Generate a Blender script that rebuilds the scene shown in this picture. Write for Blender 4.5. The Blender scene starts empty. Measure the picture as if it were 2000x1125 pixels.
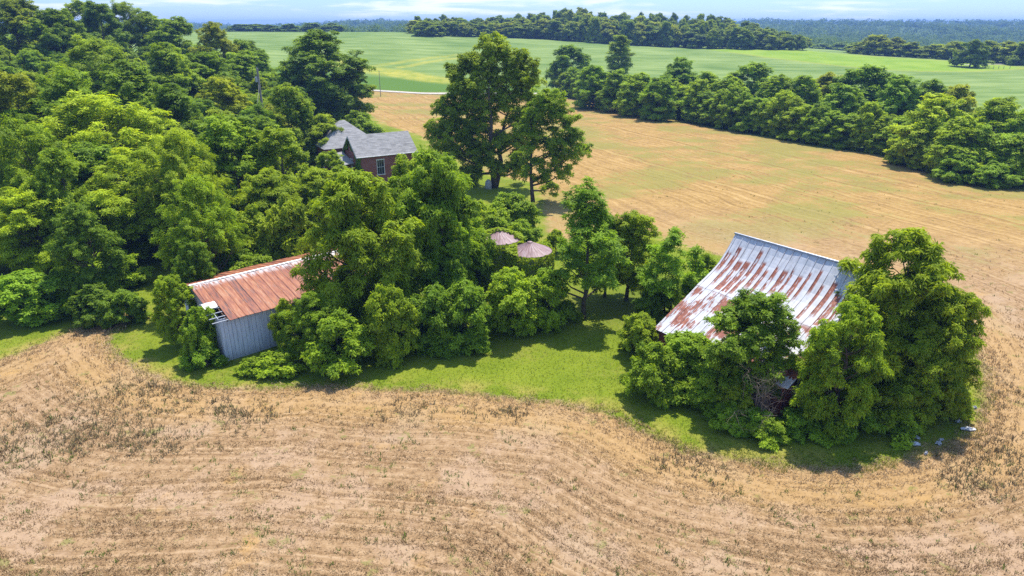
import bpy, math, random
import numpy as np
from mathutils import Vector

random.seed(7)
RNG = np.random.default_rng(7)
scene = bpy.context.scene
COL = scene.collection

# ------------------------------------------------------------------ camera
F = 1300.0
PITCH = math.atan(517 / F)
H = 24.0
cP, sP = math.cos(PITCH), math.sin(PITCH)
EYE = np.array([0, 0, H])
cam = bpy.data.cameras.new('camera')
camo = bpy.data.objects.new('camera', cam)
COL.objects.link(camo)
camo.location = (0, 0, H)
camo.rotation_euler = (math.pi / 2 - PITCH, 0, 0)
cam.sensor_width = 36
cam.lens = 36 * F / 2000
cam.clip_start = 0.5
cam.clip_end = 30000
scene.camera = camo


def ray(px, py):
    a, b = (px - 1000) / F, (562.5 - py) / F
    return np.array([a, cP + b * sP, -sP + b * cP])


def atz(px, py, z=0):
    d = ray(px, py)
    return EYE + d * ((z - H) / d[2])


# ------------------------------------------------------------------ terrain
VC = np.array([-1.5, -1.0, -0.65, -0.33, -0.13, 0.0, 0.2, 0.4, 0.6, 0.9, 1.5])
YR = np.array([-60, 20, 60, 100, 140, 190, 250, 330, 400, 470, 540, 650, 850, 1150, 1500, 1900, 2600, 5200.])
ZT = np.array([
    [0, 0, 0, 0, 0, 0, 0, 0, 0, 0, 0],
    [0, 0, 0, 0, 0, 0, 0, 0, 0, 0, 0],
    [1.5, 1, .5, 0, 0, 0, 0, 0, 0, 0, 0],
    [5, 4, 3, .8, .4, 0, 0, 0, 0, 0, 0],
    [11, 9.5, 8, 2.4, .6, 0, 0, 0, 0, 0, 0],
    [16, 15, 13, 3.8, .6, 0, 0, 0, 0, 0, 0],
    [18, 17, 15.5, 5.5, .2, 0, 0, .5, 1, 2, 2],
    [18, 17, 16, 9, 5, 4.5, 4, 3.5, 4.0, 3.4, 3],
    [18, 17, 16, 13.5, 12.5, 10.5, 8.5, 7.0, 5.2, 4.6, 4],
    [18, 18, 18, 17.5, 17.5, 14.8, 10.5, 8.0, 0, 0, 0],
    [18, 18, 18, 18, 17.5, 17, 13, 5, -5, -6, -6],
    [14, 14, 14, 13.5, 12, 15, 11, 0, -12, -14, -14],
    [8, 8, 6, 2, 0, 2, 0, -8, -14, -14, -14],
    [0, 0, 0, -4, -5, -5, -4, -4, -4, -4, 0],
    [10, 8, 5, 4, 9, 8, 6, 9, 5, 9, 8],
    [12, 12, 8, 8, 17, 14, 12, 18, 16, 19, 13],
    [12, 12, 10, 9, 10, 12, 14, 15, 14, 14, 14],
    [13, 13, 12, 11, 11, 12, 13, 14, 14, 14, 14.]])


def hermite(xk, fk, xq):
    """smooth interpolation along axis 0, tangents by finite difference"""
    m = np.empty_like(fk)
    d = np.diff(fk, axis=0) / np.diff(xk)[:, None]
    m[0], m[-1] = d[0], d[-1]
    w = (xk[2:] - xk[1:-1]) / (xk[2:] - xk[:-2])
    m[1:-1] = d[:-1] * w[:, None] + d[1:] * (1 - w)[:, None]
    i = np.clip(np.searchsorted(xk, xq, side='right') - 1, 0, len(xk) - 2)
    h = (xk[i + 1] - xk[i])[:, None]
    t = np.clip((xq - xk[i])[:, None] / h, 0, 1)
    return ((2 * t**3 - 3 * t**2 + 1) * fk[i] + (t**3 - 2 * t**2 + t) * h * m[i]
            + (-2 * t**3 + 3 * t**2) * fk[i + 1] + (t**3 - t**2) * h * m[i + 1])


_YQ = np.linspace(math.log(5), math.log(5240), 900)
_VQ = np.linspace(-1.5, 1.5, 241)
_Z1 = hermite(YR, ZT, np.exp(_YQ) - 40)
_ZD = hermite(VC, _Z1.T.copy(), _VQ).T


def ground(x, y):
    x = np.asarray(x, float)
    y = np.asarray(y, float)
    Y = np.clip(y + 40, 5, 5239)
    v = np.clip(x / Y, -1.499, 1.499)
    fi = (np.log(Y) - _YQ[0]) / (_YQ[1] - _YQ[0])
    fj = (v + 1.5) / (_VQ[1] - _VQ[0])
    i = np.clip(fi.astype(int), 0, 898)
    j = np.clip(fj.astype(int), 0, 239)
    a, b = fi - i, fj - j
    z = (_ZD[i, j] * (1 - a) * (1 - b) + _ZD[i + 1, j] * a * (1 - b) + _ZD[i, j + 1] * (1 - a) * b + _ZD[i + 1, j + 1] * a * b)
    und = 0.10 * np.sin(x * .11 + 1.3) * np.sin(y * .09 + x * .03) + .06 * np.sin(x * .31 + y * .23)
    roll = 3.2 * np.sin(x * .0105 + 2 + y * .002) + 2.4 * np.sin(x * .0231 - y * .004) + 1.6 * np.sin(x * .047 + .8)
    return z + und * np.clip((y - 10) / 30, 0, 1) + roll * np.clip((y - 900) / 400, 0, 1)


def gz(x, y):
    return float(ground(np.array([x]), np.array([y]))[0])


_T = np.geomspace(15, 5000, 6000)


def at(px, py):
    """the ground point seen at a place in the photograph"""
    d = ray(px, py)
    p = EYE + d * _T[:, None]
    below = p[:, 2] <= ground(p[:, 0], p[:, 1])
    k = int(np.argmax(below)) if below.any() else len(_T) - 1
    return np.array([p[k, 0], p[k, 1], gz(p[k, 0], p[k, 1])])


def at_top(px, py, h):
    """where a thing of height h stands whose top is seen there"""
    d = ray(px, py)
    p = EYE + d * _T[:, None]
    below = p[:, 2] <= ground(p[:, 0], p[:, 1]) + h
    k = int(np.argmax(below)) if below.any() else len(_T) - 1
    return np.array([p[k, 0], p[k, 1], gz(p[k, 0], p[k, 1])])


def depth(p):
    return p[1] * cP - (p[2] - H) * sP


def at_depth(px, y):
    """ground point straight below a column of the photograph, y metres out"""
    x = 0.0
    for _ in range(6):
        z = gz(x, y)
        x = (px - 1000) / F * (y * cP - (z - H) * sP)
    return np.array([x, y, gz(x, y)])


def top_height(p, py):
    """height a thing standing at p needs for its top to be seen at row py"""
    return EYE[2] + ray(1000, py)[2] / ray(1000, py)[1] * p[1] - p[2]


# ------------------------------------------------------------------ helpers
def mesh_from(name, V, faces, mat=None, smooth=False, attrs=None, uv=None):
    """V (n,3) array, faces (m,k) array or list of lists"""
    me = bpy.data.meshes.new(name)
    V = np.asarray(V, np.float32)
    if isinstance(faces, np.ndarray):
        m, k = faces.shape
        me.vertices.add(len(V))
        me.vertices.foreach_set('co', V.ravel())
        me.loops.add(m * k)
        me.loops.foreach_set('vertex_index', faces.ravel().astype(np.int32))
        me.polygons.add(m)
        me.polygons.foreach_set('loop_start', np.arange(0, m * k, k, dtype=np.int32))
        me.update(calc_edges=True)
    else:
        me.from_pydata([tuple(map(float, v)) for v in V], [], [tuple(map(int, f)) for f in faces])
        me.update()
    for an, (dom, typ, data) in (attrs or {}).items():
        a = me.attributes.new(an, typ, dom)
        key = 'color' if typ == 'FLOAT_COLOR' else ('vector' if typ == 'FLOAT_VECTOR' else 'value')
        a.data.foreach_set(key, np.asarray(data, np.float32).ravel())
    if uv is not None:
        u = me.uv_layers.new(name='UVMap')
        lv = np.empty(len(me.loops), np.int32)
        me.loops.foreach_get('vertex_index', lv)
        u.data.foreach_set('uv', np.asarray(uv, np.float32)[lv].ravel())
    if mat:
        me.materials.append(mat)
    if smooth:
        me.polygons.foreach_set('use_smooth', np.ones(len(me.polygons), bool))
    return me


def link(name, me, parent=None, loc=None):
    o = bpy.data.objects.new(name, me)
    COL.objects.link(o)
    if loc is not None:
        o.location = loc
    if parent is not None:
        o.parent = parent
    return o


def tag(o, label=None, cat=None, group=None, kind=None):
    for k, v in (('label', label), ('category', cat), ('group', group), ('kind', kind)):
        if v:
            o[k] = v
    return o


def empty(name, loc, rz=0):
    o = bpy.data.objects.new(name, None)
    COL.objects.link(o)
    o.location = loc
    o.rotation_euler = (0, 0, rz)
    o.empty_display_size = .3
    return o


class MB:
    """collects boxes, quads and tubes into one mesh; optional uv"""
    def __init__(s):
        s.v, s.f, s.uv = [], [], []

    def quad(s, pts, uvs=None):
        b = len(s.v)
        s.v += [tuple(p) for p in pts]
        s.uv += list(uvs) if uvs is not None else [(p[0], p[2]) for p in pts]
        s.f.append(tuple(range(b, b + len(pts))))

    def box(s, o, a, b, c, uvs=None):
        """origin corner o and three edge vectors"""
        o, a, b, c = map(lambda q: np.asarray(q, float), (o, a, b, c))
        P = [o, o + a, o + a + b, o + b, o + c, o + a + c, o + a + b + c, o + b + c]
        base = len(s.v)
        s.v += [tuple(p) for p in P]
        la, lc = np.linalg.norm(a), np.linalg.norm(c)
        r = random.random() * 10
        s.uv += [(r, 0), (r + la, 0), (r + la, .1), (r, .1), (r, lc), (r + la, lc), (r + la, lc), (r, lc)]
        flip = np.dot(np.cross(a, b), c) < 0
        for q in ((0, 3, 2, 1), (4, 5, 6, 7), (0, 1, 5, 4), (1, 2, 6, 5), (2, 3, 7, 6), (3, 0, 4, 7)):
            q = tuple(base + i for i in q)
            s.f.append(q[::-1] if flip else q)

    def tube(s, pts, rad, n=7, cap=True):
        pts = [np.asarray(p, float) for p in pts]
        if not hasattr(rad, '__len__'):
            rad = [rad] * len(pts)
        base = len(s.v)
        for i, p in enumerate(pts):
            t = pts[min(i + 1, len(pts) - 1)] - pts[max(i - 1, 0)]
            t = t / (np.linalg.norm(t) + 1e-9)
            x = np.cross(t, [0.31, .95, .05] if abs(t[1]) < .9 else [1, 0, 0])
            x /= np.linalg.norm(x)
            y = np.cross(t, x)
            for k in range(n):
                a = 2 * math.pi * k / n
                s.v.append(tuple(p + (x * math.cos(a) + y * math.sin(a)) * rad[i]))
                s.uv.append((k / n, i))
        for i in range(len(pts) - 1):
            for k in range(n):
                k2 = (k + 1) % n
                s.f.append((base + i * n + k, base + i * n + k2, base + (i + 1) * n + k2, base + (i + 1) * n + k))
        if cap:
            s.f.append(tuple(base + k for k in range(n))[::-1])
            s.f.append(tuple(base + (len(pts) - 1) * n + k for k in range(n)))

    def mesh(s, name, mat, smooth=False):
        return mesh_from(name, np.array(s.v), s.f, mat, smooth, uv=np.array(s.uv))

    def build(s, name, mat, parent=None, smooth=False):
        return link(name, s.mesh(name, mat, smooth), parent)


# ------------------------------------------------------------------ materials
def new_mat(name):
    m = bpy.data.materials.new(name)
    m.use_nodes = True
    nt = m.node_tree
    nt.nodes.clear()
    return m, NB(nt)


class NB:
    def __init__(s, nt):
        s.nt = nt

    def n(s, t, **kw):
        nd = s.nt.nodes.new(t)
        for k, v in kw.items():
            setattr(nd, k, v)
        return nd

    def put(s, sock, v):
        if isinstance(v, bpy.types.NodeSocket):
            s.nt.links.new(v, sock)
        elif v is not None:
            if hasattr(sock.default_value, '__len__') and not hasattr(v, '__len__'):
                v = [v] * len(sock.default_value)
            elif hasattr(v, '__len__') and len(sock.default_value) == 4 and len(v) == 3:
                v = (*v, 1)
            sock.default_value = v

    def math(s, op, a, b=None, c=None, clamp=False):
        nd = s.n('ShaderNodeMath', operation=op, use_clamp=clamp)
        s.put(nd.inputs[0], a)
        s.put(nd.inputs[1], b)
        s.put(nd.inputs[2], c)
        return nd.outputs[0]

    def mix(s, f, a, b, blend='MIX'):
        nd = s.n('ShaderNodeMix', data_type='RGBA', blend_type=blend)
        nd.clamp_factor = True
        s.put(nd.inputs[0], f)
        s.put(nd.inputs[6], a)
        s.put(nd.inputs[7], b)
        return nd.outputs[2]

    def smooth(s, v, a, b, lo=0, hi=1):
        nd = s.n('ShaderNodeMapRange', interpolation_type='SMOOTHSTEP')
        s.put(nd.inputs[0], v)
        for i, q in enumerate((a, b, lo, hi)):
            s.put(nd.inputs[1 + i], q)
        return nd.outputs[0]

    def noise(s, vec=None, scale=1, detail=3, rough=.55, dim='3D', w=None, dist=0):
        nd = s.n('ShaderNodeTexNoise', noise_dimensions=dim)
        if vec is not None and dim != '1D':
            s.put(nd.inputs['Vector'], vec)
        if w is not None:
            s.put(nd.inputs['W'], w)
        nd.inputs['Scale'].default_value = scale
        nd.inputs['Detail'].default_value = detail
        nd.inputs['Roughness'].default_value = rough
        nd.inputs['Distortion'].default_value = dist
        return nd.outputs[0]

    def attr(s, name, out='Fac', typ='GEOMETRY'):
        nd = s.n('ShaderNodeAttribute', attribute_name=name, attribute_type=typ)
        return nd.outputs[out]

    def sep(s, v):
        nd = s.n('ShaderNodeSeparateXYZ')
        s.put(nd.inputs[0], v)
        return nd.outputs

    def comb(s, x, y, z):
        nd = s.n('ShaderNodeCombineXYZ')
        for i, q in enumerate((x, y, z)):
            s.put(nd.inputs[i], q)
        return nd.outputs[0]

    def scalevec(s, v, k):
        nd = s.n('ShaderNodeVectorMath', operation='MULTIPLY')
        s.put(nd.inputs[0], v)
        s.put(nd.inputs[1], k)
        return nd.outputs[0]

    def bump(s, h, strength=.5, dist=.05):
        nd = s.n('ShaderNodeBump')
        nd.inputs['Strength'].default_value = strength
        nd.inputs['Distance'].default_value = dist
        s.put(nd.inputs['Height'], h)
        return nd.outputs[0]

    def principled(s, col, rough=.8, spec=.3, metal=0, normal=None):
        nd = s.n('ShaderNodeBsdfPrincipled')
        s.put(nd.inputs['Base Color'], col)
        s.put(nd.inputs['Roughness'], rough)
        s.put(nd.inputs['Specular IOR Level'], spec)
        s.put(nd.inputs['Metallic'], metal)
        s.put(nd.inputs['Normal'], normal)
        return nd.outputs[0]

    def out(s, sh):
        s.nt.links.new(sh, s.n('ShaderNodeOutputMaterial').inputs[0])


def ramp(nb, fac, stops):
    nd = nb.n('ShaderNodeValToRGB')
    el = nd.color_ramp.elements
    while len(el) < len(stops):
        el.new(.5)
    for e, (p, c) in zip(el, stops):
        e.position = p
        e.color = (*c, 1)
    nb.put(nd.inputs[0], fac)
    return nd.outputs[0]


def foliage_material(name, dark, light, trans=.38, gloss=.35):
    m, b = new_mat(name)
    tone = b.attr('tone')
    oc = b.n('ShaderNodeObjectInfo')
    col = b.mix(tone, dark, light)
    col = b.mix(1.0, col, oc.outputs['Color'], 'MULTIPLY')
    nd = b.n('ShaderNodeBsdfPrincipled')
    b.put(nd.inputs['Base Color'], col)
    nd.inputs['Roughness'].default_value = .6
    nd.inputs['Specular IOR Level'].default_value = gloss
    tr = b.n('ShaderNodeBsdfTranslucent')
    tc = b.mix(1.0, col, (1.35, 1.30, .55), 'MULTIPLY')
    b.put(tr.inputs[0], tc)
    ms = b.n('ShaderNodeMixShader')
    ms.inputs[0].default_value = trans
    b.nt.links.new(nd.outputs[0], ms.inputs[1])
    b.nt.links.new(tr.outputs[0], ms.inputs[2])
    b.out(ms.outputs[0])
    return m


M = {}
M['leaf'] = foliage_material('leaf_green', (.145, .212, .011), (.40, .49, .026), trans=.42, gloss=.15)
M['leaf_far'] = foliage_material('leaf_green_far', (.135, .185, .018), (.37, .43, .034), trans=.35, gloss=.1)

m, b = new_mat('bark')
tc = b.n('ShaderNodeTexCoord').outputs['Object']
nz = b.noise(b.scalevec(tc, (6, 6, 1.2)), 2, 4)
b.out(b.principled(ramp(b, nz, [(.3, (.045, .034, .025)), (.7, (.16, .125, .095))]), .9, .1, normal=b.bump(nz, .6, .03)))
M['bark'] = m

m, b = new_mat('dead_twig')
tc = b.n('ShaderNodeTexCoord').outputs['Object']
b.out(b.principled(ramp(b, b.noise(tc, 3, 3), [(.3, (.12, .09, .065)), (.7, (.28, .225, .17))]), .9, .1))
M['twig'] = m


def blade_material(name, stops, trans=.25):
    m, b = new_mat(name)
    col = ramp(b, b.attr('tone'), stops)
    d = b.n('ShaderNodeBsdfDiffuse')
    b.put(d.inputs[0], col)
    t = b.n('ShaderNodeBsdfTranslucent')
    b.put(t.inputs[0], col)
    ms = b.n('ShaderNodeMixShader')
    ms.inputs[0].default_value = trans
    b.nt.links.new(d.outputs[0], ms.inputs[1])
    b.nt.links.new(t.outputs[0], ms.inputs[2])
    b.out(ms.outputs[0])
    return m


M['straw'] = blade_material('straw', [(0, (.10, .06, .027)), (.3, (.24, .15, .074)), (.7, (.41, .275, .135)), (1, (.57, .42, .245))])
M['grass'] = blade_material('grass_blade', [(0, (.09, .138, .009)), (.5, (.155, .205, .014)), (.8, (.22, .25, .026)), (1, (.36, .29, .09))])
M['weed'] = blade_material('weed', [(0, (.19, .14, .07)), (.35, (.30, .23, .12)), (.5, (.08, .13, .02)), (1, (.15, .21, .03))])

# ---- roofs and walls; UV = metres (u along the ridge, v down the slope)
def roof_uv(b):
    uv = b.n('ShaderNodeUVMap').outputs[0]
    return uv, b.sep(uv)


m, b = new_mat('white_rusted_tin')
uv, s3 = roof_uv(b)
U, Vv = s3[0], s3[1]
colid = b.math('FLOOR', b.math('DIVIDE', U, .62))
wn = b.n('ShaderNodeTexWhiteNoise', noise_dimensions='1D')
b.put(wn.inputs['W'], colid)
rnd = wn.outputs[0]
rs = b.sep(wn.outputs[1])
fu = b.math('FRACT', b.math('DIVIDE', U, .62))
# streaks that start at a height of their own on each sheet and run down one side of it
st = b.noise(b.comb(b.math('MULTIPLY', U, 6.0), b.math('MULTIPLY', Vv, .8), 0), 1.0, 5, .65)
top = b.math('MULTIPLY_ADD', rs[0], 1.5, .55)
bot = b.math('ADD', top, b.math('MULTIPLY_ADD', rs[1], 4.2, 1.0))
inr = b.math('MULTIPLY', b.smooth(Vv, top, b.math('ADD', top, .35)), b.smooth(Vv, bot, b.math('ADD', bot, .8), 1, 0))
side = b.smooth(fu, b.math('MULTIPLY_ADD', rs[2], .45, .22), b.math('MULTIPLY_ADD', rs[2], .45, .40), 1, 0)
str_ = b.math('MULTIPLY', b.math('MULTIPLY', inr, side), b.smooth(st, .40, .46))
upper = b.smooth(Vv, 5.15, 5.3, 1, 0)
str_ = b.math('MULTIPLY', str_, upper)
pn = b.noise(b.comb(b.math('MULTIPLY', U, .9), b.math('MULTIPLY', Vv, .55), 3.7), 1.0, 4, .6)
pf = b.noise(b.comb(b.math('MULTIPLY', U, 9), b.math('MULTIPLY', Vv, 1.2), 1.1), 1.0, 3, .6)
patch = b.math('MULTIPLY', b.smooth(b.math('ADD', pn, b.math('MULTIPLY', pf, .45)), .68, .76), b.smooth(Vv, 5.2, 5.9))
seam = b.math('MULTIPLY', b.smooth(b.math('ABSOLUTE', b.math('SUBTRACT', fu, .03)), .012, .05, 1, 0), b.smooth(b.noise(b.comb(b.math('MULTIPLY', U, 2), Vv, 0), .8, 2), .40, .55))
rust = b.math('MAXIMUM', str_, patch)
rcol = ramp(b, b.noise(uv, 3.0, 4), [(.3, (.16, .045, .028)), (.55, (.27, .085, .048)), (.8, (.40, .16, .085))])
dirt = b.noise(b.comb(b.math('MULTIPLY', U, 4), b.math('MULTIPLY', Vv, .5), 9), 1, 5, .65)
white = ramp(b, dirt, [(.25, (.34, .335, .345)), (.5, (.51, .51, .525)), (.8, (.60, .60, .61))])
colr = b.mix(rust, white, rcol)
colr = b.mix(b.math('MULTIPLY', seam, .75), colr, (.20, .11, .09))
b.out(b.principled(colr, .55, .3, normal=b.bump(b.noise(uv, 1.5, 3), .25, .05)))
M['tin'] = m

m, b = new_mat('red_rusted_tin')
uv, s3 = roof_uv(b)
U, Vv = s3[0], s3[1]
colid = b.math('FLOOR', b.math('DIVIDE', U, .62))
wn = b.n('ShaderNodeTexWhiteNoise', noise_dimensions='1D')
b.put(wn.inputs['W'], colid)
st = b.noise(b.comb(b.math('MULTIPLY', U, 7), b.math('MULTIPLY', Vv, .7), 0), 1, 5, .65)
base = ramp(b, b.math('ADD', st, b.math('MULTIPLY_ADD', wn.outputs[0], .16, -.08)),
            [(.32, (.10, .05, .04)), (.43, (.235, .078, .046)), (.56, (.335, .120, .052)), (.72, (.40, .22, .13))])
wh = b.math('MULTIPLY', b.smooth(Vv, .15, 1.0, 1, 0), b.smooth(b.noise(b.comb(b.math('MULTIPLY', U, 5), b.math('MULTIPLY', Vv, 1.2), 4), 1, 4, .6), .42, .56))
ridge = b.smooth(Vv, .16, .24, 1, 0)
wh = b.math('MAXIMUM', wh, b.math('MULTIPLY', ridge, .8))
fl = b.smooth(b.noise(b.comb(b.math('MULTIPLY', U, 8), b.math('MULTIPLY', Vv, 1.5), 8), 1, 4, .7), .66, .72)
fu = b.math('FRACT', b.math('DIVIDE', U, .62))
seam = b.smooth(b.math('ABSOLUTE', b.math('SUBTRACT', fu, .04)), .02, .06, 1, 0)
col = b.mix(b.math('MULTIPLY', b.math('MAXIMUM', wh, b.math('MULTIPLY', fl, .5)), .9), base, (.50, .48, .47))
col = b.mix(b.math('MULTIPLY', seam, .55), col, (.16, .07, .05))
dk = b.smooth(b.noise(b.comb(b.math('MULTIPLY', U, 3), b.math('MULTIPLY', Vv, .9), 2), 1, 4), .58, .68)
col = b.mix(b.math('MULTIPLY', dk, .5), col, (.17, .10, .085))
b.out(b.principled(col, .6, .3, normal=b.bump(b.noise(uv, 1.3, 3), .25, .05)))
M['redtin'] = m

m, b = new_mat('pink_rusted_tin')
uv, s3 = roof_uv(b)
st = b.noise(b.comb(b.math('MULTIPLY', s3[0], 5), b.math('MULTIPLY', s3[1], 1.0), 0), 1, 4, .6)
col = ramp(b, st, [(.32, (.13, .07, .066)), (.48, (.28, .17, .165)), (.66, (.36, .28, .285))])
b.out(b.principled(col, .55, .3))
M['bintin'] = m

m, b = new_mat('weathered_grey_boards')
tc = b.n('ShaderNodeTexCoord').outputs['Object']
uv, s3 = roof_uv(b)
g = b.noise(b.comb(b.math('MULTIPLY', s3[0], 9), b.math('MULTIPLY', s3[1], .6), 0), 1, 5, .6)
col = ramp(b, g, [(.25, (.31, .33, .375)), (.5, (.50, .53, .60)), (.75, (.60, .625, .69))])
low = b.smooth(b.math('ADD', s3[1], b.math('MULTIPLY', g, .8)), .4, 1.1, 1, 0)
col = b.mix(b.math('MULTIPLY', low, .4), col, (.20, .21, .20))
b.out(b.principled(col, .85, .2, normal=b.bump(g, .3, .01)))
M['boards'] = m

m, b = new_mat('old_red_boards')
uv, s3 = roof_uv(b)
g = b.noise(b.comb(b.math('MULTIPLY', s3[0], 9), b.math('MULTIPLY', s3[1], .6), 0), 1, 5, .6)
b.out(b.principled(ramp(b, g, [(.3, (.10, .025, .018)), (.55, (.22, .055, .04)), (.75, (.26, .14, .11))]), .85, .2))
M['redboards'] = m

m, b = new_mat('brick')
uv, s3 = roof_uv(b)
br = b.n('ShaderNodeTexBrick')
b.put(br.inputs['Vector'], uv)
br.inputs['Scale'].default_value = 1
br.inputs['Brick Width'].default_value = .23
br.inputs['Row Height'].default_value = .075
br.inputs['Mortar Size'].default_value = .008
b.put(br.inputs['Color1'], (.30, .085, .06))
b.put(br.inputs['Color2'], (.22, .06, .05))
b.put(br.inputs['Mortar'], (.30, .22, .19))
blot = b.noise(uv, 1.2, 4)
b.out(b.principled(b.mix(b.smooth(blot, .4, .7, 0, .5), br.outputs[0], (.34, .16, .13)), .9, .15))
M['brick'] = m

m, b = new_mat('grey_shingles')
uv, s3 = roof_uv(b)
br = b.n('ShaderNodeTexBrick')
b.put(br.inputs['Vector'], uv)
br.inputs['Scale'].default_value = 1
br.inputs['Brick Width'].default_value = .75
br.inputs['Row Height'].default_value = .28
br.inputs['Mortar Size'].default_value = .012
b.put(br.inputs['Color1'], (.30, .288, .275))
b.put(br.inputs['Color2'], (.195, .19, .183))
b.put(br.inputs['Mortar'], (.12, .12, .13))
bl = b.noise(b.comb(b.math('MULTIPLY', s3[0], .8), b.math('MULTIPLY', s3[1], 3), 0), 1.2, 4)
b.out(b.principled(b.mix(b.smooth(bl, .4, .65, 0, .55), br.outputs[0], (.37, .36, .35)), .9, .1))
M['shingle'] = m


def plain(name, col, rough=.7, spec=.3, metal=0, var=.25, scale=3):
    m, b = new_mat(name)
    tc = b.n('ShaderNodeTexCoord').outputs['Object']
    nz = b.noise(tc, scale, 4, .6)
    c2 = tuple(q * (1 - var) for q in col)
    b.out(b.principled(b.mix(b.smooth(nz, .35, .65), c2, col), rough, spec, metal))
    return m


M['white'] = plain('white_paint', (.74, .73, .70), .6)
M['glass'] = plain('window_glass', (.03, .04, .045), .08, .6, var=.4)
M['galv'] = plain('galvanised_steel', (.42, .43, .45), .45, .5, .6)
M['polewood'] = plain('pole_wood', (.30, .26, .22), .9, .1)
M['darkwood'] = plain('dark_old_wood', (.11, .075, .055), .9, .1)
M['plastic'] = plain('white_scrap', (.52, .52, .53), .5, .3, var=.35, scale=6)
M['slate'] = plain('dark_slate', (.05, .055, .07), .7, .3)
M['stone'] = plain('pale_stone', (.45, .44, .42), .9, .2)
M['wire'] = plain('wire', (.22, .21, .2), .6, .3)

m, b = new_mat('pale_gravel')
tc = b.n('ShaderNodeTexCoord').outputs['Object']
b.out(b.principled(ramp(b, b.noise(tc, .6, 5, .7), [(.3, (.34, .30, .25)), (.7, (.52, .48, .41))]), .95, .1))
M['gravel'] = m


# ------------------------------------------------------------------ zones on the ground
def sd_poly(x, y, poly):
    """signed distance to a closed polygon, negative inside"""
    poly = np.asarray(poly)[:, :2]
    d = np.full(x.shape, 1e9)
    inside = np.zeros(x.shape, bool)
    n = len(poly)
    for i in range(n):
        ax, ay = poly[i]
        bx, by = poly[(i + 1) % n]
        ex, ey = bx - ax, by - ay
        t = np.clip(((x - ax) * ex + (y - ay) * ey) / (ex * ex + ey * ey + 1e-12), 0, 1)
        d = np.minimum(d, (x - ax - t * ex)**2 + (y - ay - t * ey)**2)
        c = ((ay > y) != (by > y)) & (x < (bx - ax) * (y - ay) / (by - ay + 1e-12) + ax)
        inside ^= c
    d = np.sqrt(d)
    return np.where(inside, -d, d)


def d_line(x, y, pts):
    pts = np.asarray(pts)[:, :2]
    d = np.full(x.shape, 1e9)
    for (ax, ay), (bx, by) in zip(pts[:-1], pts[1:]):
        ex, ey = bx - ax, by - ay
        t = np.clip(((x - ax) * ex + (y - ay) * ey) / (ex * ex + ey * ey + 1e-12), 0, 1)
        d = np.minimum(d, (x - ax - t * ex)**2 + (y - ay - t * ey)**2)
    return np.sqrt(d)


LAWN_PX = [(-60, 725), (0, 703), (70, 676), (130, 650), (180, 632), (222, 618), (248, 614), (262, 622), (240, 634), (212, 655), (214, 676), (240, 700),
           (275, 722), (330, 745), (420, 757), (560, 757), (640, 750), (700, 757), (760, 761), (900, 766), (1000, 776), (1100, 788),
           (1180, 803), (1250, 838), (1310, 868), (1380, 886), (1480, 903), (1580, 914), (1680, 912), (1760, 898), (1830, 878), (1885, 850), (1915, 805),
           (1925, 760), (1912, 700), (1880, 640), (1830, 590), (1740, 545), (1600, 520), (1480, 505), (1400, 497), (1330, 478), (1240, 440),
           (1190, 450), (1130, 452), (1105, 478), (1072, 455), (1062, 410), (1060, 385), (1040, 356), (1020, 352), (960, 340), (880, 305), (815, 262), (760, 246), (735, 236), (705, 205), (698, 186)]
LAWN = [at(*p)[:2] for p in LAWN_PX] + [np.array(q) for q in ((-62, 262), (-420, 330), (-420, 100), (-160, 40), (-60, 33))]
ROAD = np.array([(-420, 268), (-200, 260), (-80, 255), (0, 252), (50, 258), (90, 280), (130, 315), (165, 335), (205, 345), (240, 353), (330, 366), (520, 410)], float)
HEDGE_PX = [(1085, 188), (1200, 203), (1300, 228), (1400, 252), (1500, 268), (1600, 287), (1700, 300), (1760, 312), (1800, 332), (1850, 350), (1930, 360), (2010, 372), (2200, 395)]
HEDGE = np.array([at(*p)[:2] for p in HEDGE_PX])
_far_hedge = HEDGE[::-1] + np.array([7.0, 6.5])
BEYOND = np.vstack([HEDGE, _far_hedge[:1] + [0, 4], _far_hedge])      # the strip of ground under the hedgerow
PAST_PX = [(1375, 97), (1450, 96), (1570, 98), (1700, 110), (1800, 116), (1900, 123), (1990, 131), (1990, 134), (1900, 139), (1800, 139), (1750, 137), (1640, 128), (1500, 112)]
PAST = [at(*p)[:2] for p in PAST_PX]
YEL = [at(*p)[:2] for p in [(640, 112), (700, 124), (760, 134), (800, 138), (860, 150), (900, 156), (900, 166), (840, 161), (780, 152), (700, 141), (640, 128)]]
YL1 = [at(*p)[:2] for p in [(735, 129), (790, 120), (850, 112), (930, 104)]]
YL2 = [at(*p)[:2] for p in [(780, 132), (830, 122), (900, 113)]]

NV, NYR = 760, 860
vv = np.linspace(-1.48, 1.48, NV)
yy = np.geomspace(6, 5200, NYR)
GV, GY = np.meshgrid(vv, yy)
GX = GV * GY
GYY = GY - 40
GZ = ground(GX.ravel(), GYY.ravel()).reshape(GX.shape)
gx, gy = GX.ravel(), GYY.ravel()


def nsin(x, y, k, s):
    return (np.sin(x * k + 1.7 * s) * np.cos(y * k * .9 + 2.1 * s) + .6 * np.sin(x * k * 2.3 + y * k * 1.9 + s) + .4 * np.cos(y * k * 3.9 - x * k * 3.1 + 3 * s)) / 2


def sstep(v, a, b):
    t = np.clip((v - a) / (b - a), 0, 1)
    return t * t * (3 - 2 * t)


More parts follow.
